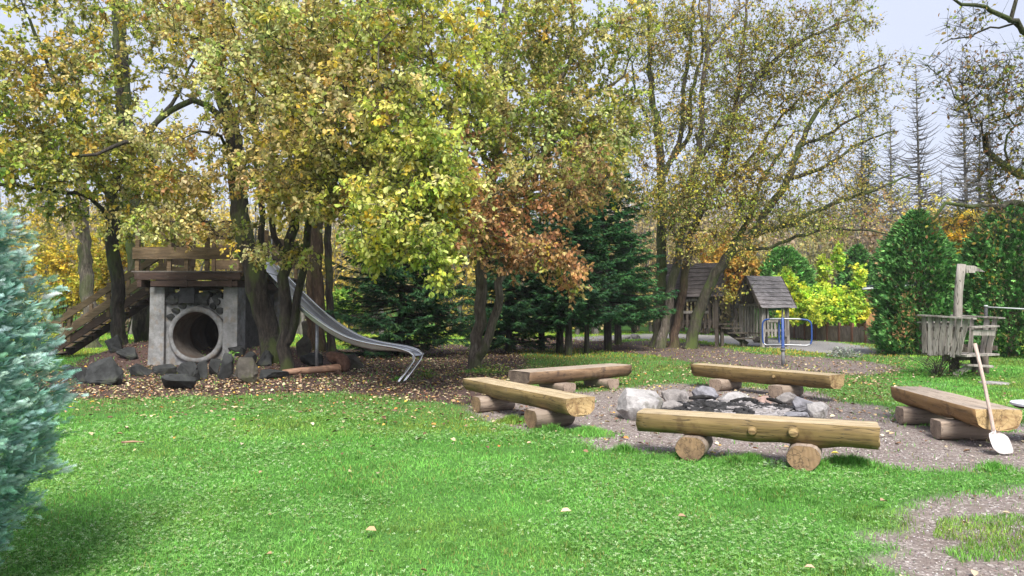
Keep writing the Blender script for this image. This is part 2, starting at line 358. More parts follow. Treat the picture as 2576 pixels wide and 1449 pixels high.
def groundmat():
    m, n, b = newmat('ground_cover'); tc = n.nodes.new("ShaderNodeTexCoord"); ob = tc.outputs["Object"]
    a = n.nodes.new("ShaderNodeAttribute"); a.attribute_name = "col"; sp = n.nodes.new("ShaderNodeSeparateColor"); n.links.new(a.outputs["Color"], sp.inputs[0])
    ng = noise_(n, 45, 4, ob); nb = noise_(n, 1.3, 4, ob); nf = noise_(n, 9, 5, ob)
    grass = mixc(n, nb, ramp(n, ng, [(.3, (.02, .07, .014)), (.5, (.06, .17, .03)), (.7, (.11, .27, .06))]), ramp(n, ng, [(.3, (.035, .08, .018)), (.6, (.10, .24, .045)), (.8, (.18, .30, .08))]))
    lit = ramp(n, ng, [(.30, (.025, .015, .013)), (.5, (.075, .048, .042)), (.66, (.15, .10, .082)), (.78, (.26, .19, .13))])
    lit = mixc(n, mth(n, 'MULTIPLY', thresh(n, nf, .52, .68), .45), lit, (.05, .03, .025))
    vo = n.nodes.new("ShaderNodeTexVoronoi"); vo.inputs["Scale"].default_value = 60; n.links.new(ob, vo.inputs["Vector"])
    pebc = n.nodes.new("ShaderNodeSeparateColor"); n.links.new(vo.outputs["Color"], pebc.inputs[0])
    peb = ramp(n, pebc.outputs[0], [(.0, (.12, .10, .09)), (.45, (.215, .18, .165)), (.75, (.29, .25, .23)), (.93, (.38, .335, .31)), (1., (.62, .58, .55))])
    soil = ramp(n, noise_(n, 28, 6, ob), [(.3, (.11, .085, .075)), (.6, (.23, .19, .17)), (.8, (.31, .265, .24))])
    grv = mixc(n, thresh(n, nf, .38, .6), soil, peb)
    grv = mixc(n, mth(n, 'MULTIPLY', thresh(n, noise_(n, .9, 4, ob), .5, .7), .35), grv, (.12, .09, .08))
    pth = ramp(n, ng, [(.3, (.17, .16, .155)), (.7, (.32, .31, .30))])
    c = mixc(n, sp.outputs[0], grass, lit); c = mixc(n, sp.outputs[1], c, grv); c = mixc(n, sp.outputs[2], c, pth)
    n.links.new(c, b.inputs["Base Color"]); b.inputs["Roughness"].default_value = .95; b.inputs["Specular IOR Level"].default_value = .2
    bump(n, b, mth(n, 'ADD', ng, mth(n, 'MULTIPLY', pebc.outputs[0], .5)), .7, .02); return m
gm = groundmat()
o = mesh_obj("ground", np.stack([XX, YY, ZZ], -1).reshape(-1, 3), [Fg], [gm], col=np.stack([zl, zg, zh], -1).reshape(-1, 3), smooth=True); o['kind'] = 'structure'
# hills beyond the trees
hx = np.linspace(-260, 260, 120); hy = np.linspace(110, 300, 30); HX, HY = np.meshgrid(hx, hy, indexing='ij')
HZt = -3+np.clip((HY-110)/80, 0, 1)**.8*(10+9*fbm(HX, HY, 70, 3)+14*np.clip(-HX/150, 0, 1))
ii = np.arange(HX.size).reshape(HX.shape); Fh = np.stack([ii[:-1, :-1], ii[1:, :-1], ii[1:, 1:], ii[:-1, 1:]], -1).reshape(-1, 4)
M['hill'] = speck('hill', [(.3, (.05, .055, .04)), (.5, (.10, .095, .07)), (.7, (.15, .13, .09))], .12, 1., bs=1., bd=.8)
o = mesh_obj("hills", np.stack([HX, HY, HZt], -1).reshape(-1, 3), [Fh], 'hill', smooth=True); o['kind'] = 'structure'
# ------------------------------------------------------------------ deciduous trees
def crown_leaves(r, tips, outw, ntw, nlf, pal, L, droop, tl=(.2, .5), spread=1., zbias=0.):
    n = len(tips); T = np.repeat(tips, ntw, 0); O = np.repeat(outw, ntw, 0); k = len(T)
    D = O*.55+r.standard_normal((k, 3))*.55*spread+np.array((0, 0, zbias)); D /= np.linalg.norm(D, axis=1)[:, None]+1e-9
    tlen = r.uniform(tl[0], tl[1], k)
    st = T-D*tlen[:, None]*.15
    B = np.repeat(st, nlf, 0)+np.repeat(D*tlen[:, None], nlf, 0)*r.random((k*nlf, 1))**.8 + r.standard_normal((k*nlf, 3))*.015
    LD = np.repeat(D, nlf, 0)*.35+r.standard_normal((k*nlf, 3))*.55+np.array((0, 0, -droop))
    Nn = r.standard_normal((k*nlf, 3))*.6+np.array((0, 0, .7))
    Ls = L*r.uniform(.6, 1.25, k*nlf)
    # neighbouring leaves share their tint
    tint = np.repeat(pick(r, pal, n, .12), ntw*nlf, 0)*.6+pick(r, pal, k*nlf, .2)*.4
    g1 = vn(tips[:, 0]+tips[:, 1], tips[:, 2], 1.1, 7)[:, None]; g2 = vn(tips[:, 0]-tips[:, 1], tips[:, 2], .55, 9)[:, None]
    reg = (np.array((1.12, 1.0, .82))*g1+np.array((.80, 1.0, .76))*(1-g1))*(.62+.75*g2); tint = tint*np.repeat(reg, ntw*nlf, 0)
    V, F, C = leaves_mesh(B, LD, Ls, Ls*r.uniform(.5, .72, k*nlf), Nn, tint)
    # twig prisms
    S1 = np.cross(D, r.standard_normal((k, 3))); S1 /= np.linalg.norm(S1, axis=1)[:, None]+1e-9; S2 = np.cross(D, S1); w = .0035*L/.08
    E = st+D*tlen[:, None]
    tv = []
    for P0, rr in ((st, w*1.5), (E, w*.5)):
        for a in (0, 2.09, 4.19): tv.append(P0+rr*(math.cos(a)*S1+math.sin(a)*S2))
    TV = np.stack(tv, 1).reshape(-1, 3); b = np.arange(k)[:, None]*6
    TF = np.concatenate([b+np.array([[i, (i+1) % 3, 3+(i+1) % 3, 3+i]]) for i in range(3)])
    return V, F, C, TV, TF
def tree(name, label, cat, stems, blobs, pal, L=.085, ntw=4, nlf=7, bark='bark', seed=1, droop=.35, group=None, minz=1.9, tipr=.0062, tl=(.2, .5), spread=1., step=.34, flare=1.35, pw=2.35, lift=.12, palf=None, zbias=0., ground=True, wst=False):
    r = np.random.default_rng(seed); N = []; PA = []; SR = []
    for si, (pts, r0, r1) in enumerate(stems):
        q = np.array(pts) if wst else np.array([P(*p) for p in pts])
        if si == 0 and ground: q[0, 2] = float(terr(q[0, 0], q[0, 1]))-.08
        seg = np.linalg.norm(np.diff(q, axis=0), axis=1); t = np.concatenate([[0], np.cumsum(seg)]); m = max(3, int(t[-1]/step))
        tt = np.linspace(0, t[-1], m+1); qq = np.stack([np.interp(tt, t, q[:, c]) for c in range(3)], 1)
        for _ in range(2): qq[1:-1] = qq[1:-1]*.5+(qq[:-2]+qq[2:])*.25
        qq[1:-1] += r.standard_normal((m-1, 3))*.035
        rr = np.linspace(1, 0, m+1)**.9*(r0-r1)+r1
        if si == 0 and ground: rr[0] *= flare; rr[1] *= 1+(flare-1)*.3
        if si == 0: par = -1
        else:
            A = np.array(N); par = int(np.argmin(np.linalg.norm(A-qq[0], axis=1)))
            if np.linalg.norm(A[par]-qq[0]) < .9: qq = qq[1:]; rr = rr[1:]
        for i in range(len(qq)):
            N.append(qq[i]); PA.append(par); SR.append(rr[i]); par = len(N)-1
    ns = len(N)
    tips = []
    for (x, y, d, rx, ry, rd, n) in blobs:
        c = P(x, y, d); k = d/F_; u = r.standard_normal((n, 3)); u /= np.linalg.norm(u, axis=1)[:, None]
        u *= (r.random((n, 1))**.42); tips.append(c+u*np.array((rx*k, rd, ry*k)))
    tips = np.concatenate(tips); tips = tips[tips[:, 2] > 1.0]
    A = np.array(N); up = A[:, 2] > minz
    sn = A[up] if up.any() else A
    d0 = np.array([np.min(np.linalg.norm(sn-t, axis=1)) for t in tips]); od = np.argsort(d0)
    cap = ns+len(tips)*40; NP = np.zeros((cap, 3)); NP[:ns] = A; pa = list(PA); cnt = ns
    ok = np.zeros(cap, bool); ok[:ns] = up if up.any() else True
    isT = []
    for t in tips[od]:
        df = t-NP[:cnt]; ds = np.linalg.norm(df, axis=1); cost = ds+.5*np.maximum(0, -df[:, 2])+np.where(ok[:cnt], 0, 1e3)
        j = int(np.argmin(cost)); dist = ds[j]
        if dist > 6.5: continue
        k = max(1, int(dist/step)); p0 = NP[j].copy(); par = j
        sag = np.array((0, 0, lift*dist*r.uniform(-.4, 1.4))); side = r.standard_normal(3)*.10*dist
        for i in range(1, k+1):
            if cnt >= cap: break
            u = i/k; q = p0+(t-p0)*u+(sag+side)*math.sin(math.pi*u)
            if i < k: q = q+r.standard_normal(3)*.035
            NP[cnt] = q; ok[cnt] = True; pa.append(par); par = cnt; cnt += 1
        isT.append(par)
    NP = NP[:cnt]; pa = np.array(pa); acc = np.zeros(cnt); haschild = np.zeros(cnt, bool); haschild[pa[pa >= 0]] = True
    acc[~haschild] = tipr**pw; R = np.zeros(cnt); main = -np.ones(cnt, int); best = np.zeros(cnt)
    for i in range(cnt-1, -1, -1):
        R[i] = max(acc[i], 1e-9)**(1/pw)
        if i < ns: R[i] = max(min(R[i], SR[i]*1.1), SR[i])
        p = pa[i]
        if p >= 0:
            if p >= ns or i >= ns: acc[p] += R[i]**pw
            if R[i] > best[p]: best[p] = R[i]; main[p] = i
    V = []; Fq = []; b = 0
    starts = [i for i in range(cnt) if pa[i] < 0 or main[pa[i]] != i]
    for s0 in starts:
        ch = [s0]
        while main[ch[-1]] >= 0: ch.append(main[ch[-1]])
        pts = NP[ch]; rr = R[ch]
        if pa[s0] >= 0: pts = np.vstack([NP[pa[s0]], pts]); rr = np.concatenate([[min(R[pa[s0]], rr[0]*1.25)], rr])
        if len(pts) < 2: continue
        m = 10 if rr[0] > .08 else 6 if rr[0] > .03 else 4 if rr[0] > .012 else 3
        v, f = tube(pts, rr, m)
        if rr[0] > .05:
            cc = np.repeat(pts, m, 0); dv = v-cc; v = cc+dv*(1+.16*(vn(v[:, 0]*2+v[:, 1], v[:, 2]*.7+v[:, 1], .35, seed)-.5)+.10*(vn(v[:, 0]*3, v[:, 1]*3+v[:, 2], .2, seed+1)-.5))[:, None]
        V.append(v); Fq.append(np.array(f)+b); b += len(v)
    root = thing(name, label, cat, NP[0]+np.array((0, 0, .08 if ground else 0)), 0, group)
    tp = NP[isT]; cen = tp.mean(0); ow = tp-cen; ow /= np.linalg.norm(ow, axis=1)[:, None]+1e-9
    pp = NP[pa[isT]]; ow = ow*.4+(tp-pp)/(np.linalg.norm(tp-pp, axis=1)[:, None]+1e-9)*.6
    if nlf > 0:
        groups = [(pal, np.ones(len(tp), bool))] if palf is None else [(pl, palf(tp) == gi) for gi, pl in enumerate(pal)]
        LV = []; LF = []; LC = []; lb = 0
        for pl, msk in groups:
            if not msk.any(): continue
            v, f, c, tv, tf = crown_leaves(r, tp[msk], ow[msk], ntw, nlf, pl, L, droop, tl, spread, zbias)
            LV.append(v); LF.append(f+lb); LC.append(c); lb += len(v)
            V.append(tv); Fq.append(tf+b); b += len(tv)
    mesh_obj("trunk", np.concatenate(V), Fq, bark, parent=root, smooth=True)
    if nlf > 0: mesh_obj("crown", np.concatenate(LV), [np.concatenate(LF)], 'leaf', col=np.concatenate(LC), parent=root)
    return root

TAN = (.60, .48, .24); PALE = (.72, .64, .38); YEL = (.74, .54, .08); OLV = (.31, .32, .075); GRN = (.16, .26, .055); LIME = (.52, .58, .13); ORG = (.50, .24, .06); BRN = (.38, .19, .10); DBR = (.18, .10, .06); RED = (.56, .29, .18)
mixp = lambda *a: [(*c, w) for c, w in a]
PAL_T1 = mixp((OLV, 4.5), (GRN, 2.2), (YEL, 2), (TAN, 3), (PALE, 2), (ORG, .9), (LIME, 2))
PAL_T3 = mixp((OLV, 2.4), (TAN, 4), (PALE, 4.5), ((.80, .70, .50), 1.5), (YEL, 1.4), (GRN, .9), (LIME, 1.8), (ORG, .5), (BRN, .6))
PAL_YG = mixp((LIME, 5), ((.66, .70, .26), 3), (GRN, 1.6), (YEL, 2.2), (OLV, 1.5), (PALE, 2.5))
PAL_BR = mixp((BRN, 3.5), (RED, 4), (DBR, 1.5), (TAN, 2), ((.66, .42, .30), 2), (OLV, .8))
PAL_OL = mixp((OLV, 4), (TAN, 3), (PALE, 2), (GRN, 1.5), (YEL, 1.), (LIME, 1.4), (BRN, .8))

tree("deciduous_tree", "slim dark forked tree standing in front of the wooden stairs", "tree",
     [([(300, 872, 22), (294, 700, 22), (285, 560, 22), (278, 490, 22)], .22, .17), ([(278, 490, 22), (215, 420, 21.5), (160, 260, 21), (60, 20, 20)], .11, .03), ([(280, 490, 22), (310, 400, 22), (300, 200, 22), (280, -60, 22)], .13, .05), ([(285, 560, 22), (240, 500, 21), (120, 478, 19), (0, 462, 17), (-100, 440, 16)], .07, .03)],
     [(110, 330, 19, 190, 110, 2.6, 229), (250, 400, 19.5, 150, 90, 2, 148), (60, 170, 19, 110, 90, 2, 81), (230, 200, 20, 120, 90, 2, 94), (20, 420, 17, 110, 80, 1.5, 81), (180, 40, 20, 200, 90, 2.2, 94), (160, 520, 20, 130, 50, 1.6, 32), (330, 560, 20, 60, 50, 1.2, 21), (-120, 250, 18, 150, 250, 2.2, 81)], PAL_T1, L=.12, seed=11, bark='bark', nlf=6)
tree("deciduous_tree", "tall mossy tree rising behind the left end of the wooden platform", "tree",
     [([(362, 858, 26), (350, 700, 26), (335, 560, 26), (325, 420, 26), (305, 200, 26), (300, 20, 26), (298, -120, 26)], .34, .2), ([(325, 400, 26), (420, 280, 25), (500, 130, 25)], .1, .03)],
     [(300, 60, 25, 190, 130, 2.5, 121), (420, 60, 24, 140, 100, 2.2, 108), (360, 430, 23, 120, 100, 1.8, 94), (200, 330, 24, 120, 100, 2, 54), (430, 480, 22, 110, 60, 1.5, 67), (470, 380, 22.5, 60, 60, 1.2, 21)], PAL_T1, L=.12, seed=12, bark='bark_moss', nlf=6)
tree("deciduous_tree", "thick dark leaning trunk growing from the rocks right of the concrete pipe", "tree",
     [([(690, 890, 19.6), (655, 760, 19.5), (620, 640, 19.4), (603, 560, 19.3), (600, 480, 19.2), (588, 350, 19), (548, 200, 19), (552, 40, 19), (556, -120, 19)], .30, .11),
      ([(684, 862, 19.6), (668, 760, 19.3), (655, 640, 19), (665, 560, 19), (650, 440, 19), (640, 300, 19), (628, 120, 19), (640, -80, 19)], .10, .055),
      ([(592, 345, 19), (540, 268, 18.5), (470, 240, 18.2), (405, 305, 18), (320, 365, 17.6), (200, 392, 17)], .1, .035),
      ([(600, 480, 19.2), (560, 330, 18), (500, 330, 17.5)], .06, .03), ([(640, 300, 19), (700, 210, 18), (780, 180, 16.5)], .09, .03)],
     [(620, 60, 17, 200, 110, 2.6, 202), (700, 250, 16.5, 170, 120, 2.8, 297), (460, 190, 18, 60, 60, 1.2, 26), (480, 60, 18, 90, 80, 2, 54), (620, 420, 17, 90, 70, 1.4, 67), (560, 300, 18.5, 60, 120, 1.2, 37), (540, 575, 17.5, 110, 35, 1, 20), (420, 560, 18, 90, 45, 1.2, 67), (400, 340, 17.5, 100, 60, 1.5, 40), (480, 470, 18, 80, 40, 1.2, 45)], PAL_T3, L=.105, seed=13, nlf=7)
tree("deciduous_tree", "twin-stemmed tree forking low beside the driftwood log, stones at its foot", "tree",
     [([(722, 926, 18.2), (722, 860, 18.2), (714, 760, 18.2), (722, 660, 18.2), (740, 560, 18), (748, 430, 17.8), (760, 300, 17.5), (780, 100, 17), (790, -80, 17)], .165, .065),
      ([(726, 880, 18.2), (748, 780, 18.2), (757, 690, 18.1), (772, 600, 18), (800, 480, 17.5), (860, 330, 17), (900, 160, 16)], .115, .04),
      ([(722, 660, 18.2), (690, 590, 18), (675, 500, 17.8), (690, 380, 17.5)], .09, .04), ([(748, 430, 17.8), (800, 340, 16), (880, 290, 14)], .08, .03)],
     [(860, 120, 15, 220, 130, 2.8, 310), (900, 330, 14.5, 200, 130, 3, 351), (770, 420, 15.5, 140, 100, 2.2, 202), (980, 430, 14.5, 120, 70, 1.8, 121), (760, 500, 15.5, 120, 50, 1.6, 80), (860, 510, 15, 110, 50, 1.6, 81), (740, 640, 16.5, 60, 35, .9, 16), (640, 640, 17, 60, 40, 1, 10), (700, 40, 16, 120, 90, 2, 81)], PAL_T3, L=.10, seed=14, bark='bark', nlf=7)
def pf(tp):
    u, v = proj(tp[:, 0], tp[:, 1], tp[:, 2]); q = np.random.default_rng(5).random(len(tp)); w = 60*(vn(tp[:, 0], tp[:, 2], .7, 3)-.5)
    pb = np.clip((v-330+w*2)/210, 0, .93)*np.clip((u-1130)/110, 0, 1)*np.clip((1590-u)/70, 0, 1)
    py = np.clip((1330-u+w)/150, 0, 1)
    return np.where(q < pb, 1, np.where(q*.9 < py, 0, 2))
tree("deciduous_tree", "large central tree with twin grey trunks, yellow-green and russet leaves hanging low", "tree",
     [([(1197, 936, 18.8), (1202, 860, 18.8), (1206, 760, 18.8), (1215, 640, 18.8), (1222, 560, 18.7), (1240, 430, 18.5), (1262, 300, 18.3), (1232, 180, 18.2), (1222, 60, 18), (1225, -120, 18)], .17, .075),
      ([(1206, 905, 18.7), (1236, 830, 18.6), (1254, 730, 18.5), (1284, 645, 18.4), (1312, 575, 18.1), (1335, 480, 18), (1370, 380, 17.8), (1400, 260, 17.8), (1440, 130, 18), (1500, 60, 18)], .125, .045),
      ([(1262, 300, 18.3), (1275, 190, 18.4), (1270, 60, 18.5), (1275, -100, 18.5)], .13, .07),
      ([(1240, 430, 18.5), (1180, 330, 16.5), (1090, 260, 14.5), (1000, 230, 13)], .09, .03), ([(1222, 560, 18.7), (1170, 500, 16.5), (1080, 450, 14), (1010, 470, 12.8)], .075, .03),
      ([(1370, 380, 17.8), (1430, 290, 18), (1480, 240, 18), (1570, 190, 18)], .09, .03), ([(1400, 260, 17.8), (1380, 120, 17.8), (1360, 0, 17.8)], .07, .03)],
     [(1050, 120, 14, 210, 130, 2.5, 283), (1040, 330, 13.5, 150, 120, 2.4, 256), (1130, 480, 13.5, 90, 70, 1.6, 121), (1020, 555, 13, 150, 80, 1.6, 148), (1090, 620, 12.8, 70, 50, 1, 62), (1110, 690, 12.8, 22, 30, .5, 12), (940, 610, 13.2, 70, 50, 1, 48), (1160, 560, 13.5, 60, 60, 1, 45),
      (1290, 100, 17, 180, 120, 2.5, 229), (1430, 140, 17, 150, 120, 2.4, 162), (1330, 300, 16.5, 190, 110, 2.4, 270), (1570, 90, 17.5, 80, 110, 1.6, 60), (1560, 300, 17, 60, 110, 1.4, 60), (1480, 330, 17, 110, 110, 2, 108), (1210, 300, 15.5, 90, 140, 1.6, 108),
      (1400, 450, 15.5, 150, 100, 1.8, 150), (1260, 500, 15.3, 90, 110, 1.5, 90), (1310, 620, 15.3, 120, 60, 1.2, 70), (1500, 420, 15.8, 80, 110, 1.3, 70), (1410, 660, 15.3, 60, 60, .8, 30), (1440, 715, 15.2, 26, 26, .5, 8), (1200, 600, 15, 50, 50, .8, 20),
      (1080, 430, 13.2, 130, 90, 1.8, 130), (1000, 640, 13, 100, 35, .8, 26), (960, 500, 13.2, 90, 60, 1.4, 50)],
     [PAL_YG, PAL_BR, PAL_OL], palf=pf, L=.095, seed=15, bark='bark_light', nlf=7)
# airy tree group on the right
PAL_R = mixp((OLV, 4), (TAN, 2.2), (YEL, 2.4), (LIME, 1.5), (GRN, 1.2), (BRN, 1.2), (ORG, .6))
tree("deciduous_tree", "upright mossy tree at the left of the clump before the wooden playhouses", "tree",
     [([(1652, 868, 31), (1660, 760, 31), (1664, 600, 31), (1666, 450, 31), (1655, 330, 31), (1638, 220, 31), (1634, 80, 31), (1625, -80, 31)], .27, .06), ([(1666, 450, 31), (1690, 400, 31), (1716, 330, 31), (1722, 200, 31), (1745, 60, 31), (1750, -80, 31)], .13, .035),
      ([(1690, 400, 31), (1740, 350, 31), (1735, 240, 31), (1770, 130, 31), (1760, 0, 31)], .11, .04), ([(1655, 330, 31), (1600, 250, 30), (1580, 120, 30)], .07, .03)],
     [(1640, 120, 30, 110, 150, 2, 188), (1620, 330, 29, 70, 100, 1.8, 94), (1720, 100, 31, 90, 140, 2.2, 129), (1700, 300, 31, 70, 90, 1.6, 70), (1740, 430, 29.5, 90, 80, 1.6, 60), (1690, 520, 29, 70, 90, 1.6, 106), (1620, 480, 28.5, 50, 70, 1.2, 51)], PAL_R, L=.105, nlf=4, ntw=5, tipr=.007, seed=21, bark='bark_moss', tl=(.4, .95))
tree("deciduous_tree", "pale lichen-covered stem of the clump, second from its left", "tree",
     [([(1660, 870, 30.4), (1683, 770, 30.4), (1703, 650, 30.5), (1725, 555, 30.5), (1735, 450, 30.5), (1760, 400, 30.5), (1764, 280, 30.5), (1775, 130, 30.5), (1790, -60, 30.5)], .21, .05), ([(1760, 400, 30.5), (1830, 300, 30), (1900, 205, 30), (1965, 130, 29.5), (2060, 80, 29), (2160, 40, 29)], .13, .04),
      ([(1775, 130, 30.5), (1830, 60, 30), (1900, -20, 30)], .07, .03)],
     [(1850, 110, 30, 130, 130, 2.4, 200), (1990, 110, 29, 130, 100, 2, 153), (1800, 290, 30, 90, 90, 2, 106), (2110, 60, 29, 100, 70, 1.6, 70), (1760, 470, 29, 80, 80, 1.5, 94), (1730, 620, 29, 50, 40, 1, 30)], PAL_R, L=.105, nlf=4, ntw=5, tipr=.007, seed=22, bark='bark_light', tl=(.4, .95))
tree("deciduous_tree", "reddish curved stem of the clump, third from its left", "tree",
     [([(1694, 860, 30.8), (1705, 800, 30.8), (1722, 720, 30.8), (1730, 640, 30.8), (1745, 560, 31), (1800, 470, 31), (1830, 380, 31), (1850, 270, 31), (1870, 120, 31), (1880, -40, 31)], .20, .04), ([(1800, 470, 31), (1880, 410, 31), (1960, 300, 31), (2040, 220, 31)], .10, .03)],
     [(1850, 350, 30, 110, 100, 2, 141), (1950, 250, 30.5, 130, 90, 2, 153), (1860, 200, 31, 90, 90, 2, 70), (1880, 420, 29.5, 110, 80, 1.8, 90), (1830, 560, 29, 90, 60, 1.4, 60), (1850, 480, 29.5, 90, 70, 1.5, 94)], PAL_R, L=.105, nlf=4, ntw=5, tipr=.007, seed=23, bark='bark_brown', tl=(.4, .95))
tree("deciduous_tree", "mossy tree leaning right with long arching boughs over the playhouses", "tree",
     [([(1733, 868, 30), (1752, 800, 30), (1785, 715, 29.8), (1838, 630, 29.6), (1900, 575, 29.4), (1940, 520, 29.2), (1985, 450, 29), (2010, 370, 29), (2050, 280, 29), (2130, 205, 29), (2230, 160, 29)], .25, .03),
      ([(1880, 590, 29.4), (1960, 575, 29), (2050, 530, 28.6), (2130, 500, 28.4), (2200, 480, 28), (2290, 440, 28)], .13, .03), ([(1838, 630, 29.6), (1890, 545, 29.5), (1905, 470, 29.5), (1950, 400, 29.5), (2000, 330, 29.5)], .14, .04),
      ([(1850, 620, 29.5), (1930, 630, 29), (2010, 590, 28.6), (2100, 570, 28.4), (2240, 590, 28)], .09, .025), ([(1985, 450, 29), (2080, 420, 28.6), (2180, 350, 28.4), (2260, 330, 28)], .09, .025), ([(2010, 370, 29), (2100, 330, 28.7), (2200, 260, 28.4)], .08, .025)],
     [(2030, 380, 28.5, 130, 90, 2, 106), (2140, 300, 28.5, 120, 110, 2, 117), (2200, 190, 28.5, 90, 70, 1.6, 53), (2150, 460, 28, 130, 60, 1.6, 82), (1960, 520, 28.5, 120, 70, 1.6, 117), (2060, 560, 28, 160, 40, 1.4, 65), (1870, 625, 28, 70, 35, 1, 22), (1840, 735, 28, 50, 22, .5, 8), (2080, 200, 28.5, 90, 80, 1.6, 58)], mixp((OLV, 4), (TAN, 2.5), (BRN, 1.8), (LIME, 1.5), (YEL, 1.4)), L=.10, nlf=3, ntw=5, tipr=.007, seed=24, bark='bark_moss', tl=(.4, 1.))
# near tree out of frame on the right, its boughs reaching in
tree("deciduous_tree", "bare-twigged tree past the right edge whose mossy boughs reach into view", "tree",
     [([(2790, 1100, 8.8), (2780, 800, 8.8), (2760, 620, 8.8), (2740, 420, 8.8), (2730, 250, 8.8), (2715, 0, 8.8), (2700, -200, 8.8)], .17, .09),
      ([(2745, 560, 8.8), (2650, 490, 8.8), (2576, 452, 8.8), (2535, 412, 8.8), (2498, 372, 8.8), (2478, 345, 8.8)], .07, .035), ([(2730, 250, 8.8), (2640, 150, 8.6), (2580, 92, 8.4), (2545, 38, 8.2), (2483, 22, 8), (2395, -5, 7.8)], .05, .014),
      ([(2756, 600, 8.8), (2650, 525, 8.6), (2576, 514, 8.4), (2505, 512, 8.2), (2417, 528, 8), (2352, 548, 7.9)], .048, .016), ([(2545, 38, 8.2), (2560, -60, 8.2)], .03, .015), ([(2535, 412, 8.8), (2525, 300, 8.8), (2540, 180, 8.8)], .018, .008), ([(2560, 80, 8.4), (2480, 70, 8.2), (2400, 88, 8.1), (2370, 110, 8)], .014, .006), ([(2498, 372, 8.8), (2450, 290, 8.6), (2380, 200, 8.5), (2310, 150, 8.4)], .012, .004)],
     [(2500, 250, 8.4, 110, 110, .6, 198), (2540, 420, 8.4, 60, 90, .5, 111), (2440, 180, 8.3, 90, 70, .5, 48), (2440, 60, 8.2, 60, 50, .4, 27), (2470, 540, 8.1, 110, 50, .5, 61), (2400, 560, 8, 60, 25, .3, 21), (2620, 250, 8.6, 60, 200, .8, 111), (2350, 190, 8.3, 50, 60, .3, 18)],
     mixp((DBR, 3), (BRN, 2), (OLV, 3), (GRN, 1.5), (TAN, .5)), L=.05, nlf=1, ntw=3, seed=25, bark='bark_moss', tipr=.0022, tl=(.12, .36), step=.16, lift=.05, spread=1.1, minz=2.4)
# sparse tree behind the stairs
tree("deciduous_tree", "pale mossy tree behind the stairs amid yellow undergrowth", "tree",
     [([(235, 850, 30), (222, 740, 30), (212, 640, 30), (208, 560, 30), (200, 420, 30), (190, 200, 30)], .30, .16), ([(208, 560, 30), (150, 460, 30), (90, 380, 30)], .1, .04)],
     [(190, 480, 29, 150, 90, 2, 81), (90, 560, 28, 110, 70, 2, 62), (200, 250, 29, 150, 150, 2, 81)], mixp((YEL, 3), (OLV, 3), (TAN, 2)), L=.13, nlf=3, ntw=4, seed=26, bark='bark_light')
# trunks behind the slide
for i, (x, y, d, r_, lean, lab, bk) in enumerate([(800, 862, 23.5, .20, 0, "straight brown trunk right behind the slide, left one of the close pair", 'bark_brown'),
        (836, 868, 22.8, .13, -12, "thin dark trunk leaning slightly, right one of the close pair behind the slide", 'bark'), (778, 856, 24.5, .12, 4, "slender trunk half hidden between the twin-stemmed tree and the brown trunk", 'bark_brown')]):
    tree("deciduous_tree", lab, "tree", [([(x, y, d), (x+lean*.5, y-150, d), (x+lean, y-300, d), (x+lean, y-500, d), (x+lean, y-700, d), (x+lean, y-900, d)], r_, r_*.55)],
         [(x+lean+20, 420, d-1.5, 90, 100, 1.5, 50), (x+lean, 200, d-1, 110, 140, 1.5, 60)], PAL_OL, L=.12, nlf=4, ntw=4, seed=30+i, bark=bk)
# yellow undergrowth and bushes
def shrub(name, label, cat, x, y, d, blobs, pal, L=.12, seed=1, nst=6, nlf=6, ntw=5, r0=.03, spread=1.2, bark='bark', tl=(.15, .4), lift=.1, droop=.2):
    r = np.random.default_rng(seed); b = P(x, y, d); b[2] = float(terr(b[0], b[1])); st = []
    bl = P(blobs[0][0], blobs[0][1], blobs[0][2])
    for i in range(nst):
        a = r.uniform(0, 6.28); ca, sa = math.cos(a), math.sin(a); top = bl+np.array((ca*.8, sa*.6, r.uniform(-.2, .5)))
        st.append(([b+np.array((ca*.1, sa*.1, -.05)), b+(top-b)*.5+np.array((ca*.25, sa*.25, .1)), top], r0, r0*.3))
    return tree(name, label, cat, st, blobs, pal, L=L, seed=seed, nlf=nlf, ntw=ntw, minz=.2, bark=bark, spread=spread, tl=tl, lift=lift, droop=droop, wst=True, ground=False)
PAL_BY = mixp((YEL, 5), (ORG, 1.5), (OLV, 2), (LIME, 2))
PAL_BG = mixp(((.42, .66, .10), 5), ((.70, .80, .14), 4), ((.88, .80, .08), 2.8), ((.24, .44, .08), 2))
shrub("shrub", "low yellow autumn shrub behind the stairs, left of the pale trunk", "bush", 165, 838, 33, [(165, 690, 33, 90, 80, 1.6, 130), (150, 760, 33, 90, 60, 1.4, 60)], PAL_BY, L=.15, seed=41)
shrub("shrub", "wide yellow autumn shrub seen under the platform, right of the pale trunk", "bush", 310, 838, 34, [(310, 640, 34, 110, 90, 1.6, 150), (300, 750, 34, 100, 60, 1.4, 60)], PAL_BY, L=.15, seed=42)
shrub("shrub", "bright green shrub on the lawn beyond the slide", "bush", 860, 826, 40, [(860, 770, 40, 50, 50, 1.2, 130)], mixp(((.16, .32, .06), 4), ((.30, .42, .08), 3)), L=.14, seed=43)
shrub("shrub", "vivid yellow-green bush behind the board fence", "bush", 2075, 850, 38, [(2070, 795, 37.5, 108, 48, 1.8, 280), (2025, 762, 38, 70, 46, 1.4, 120), (1978, 712, 38, 22, 42, .5, 40), (2072, 690, 38, 14, 50, .4, 26), (2125, 768, 37.5, 58, 44, 1.2, 100), (2158, 700, 37.5, 16, 40, .5, 24), (2110, 650, 38, 14, 40, .5, 14)], PAL_BG, L=.17, seed=44, nst=9)
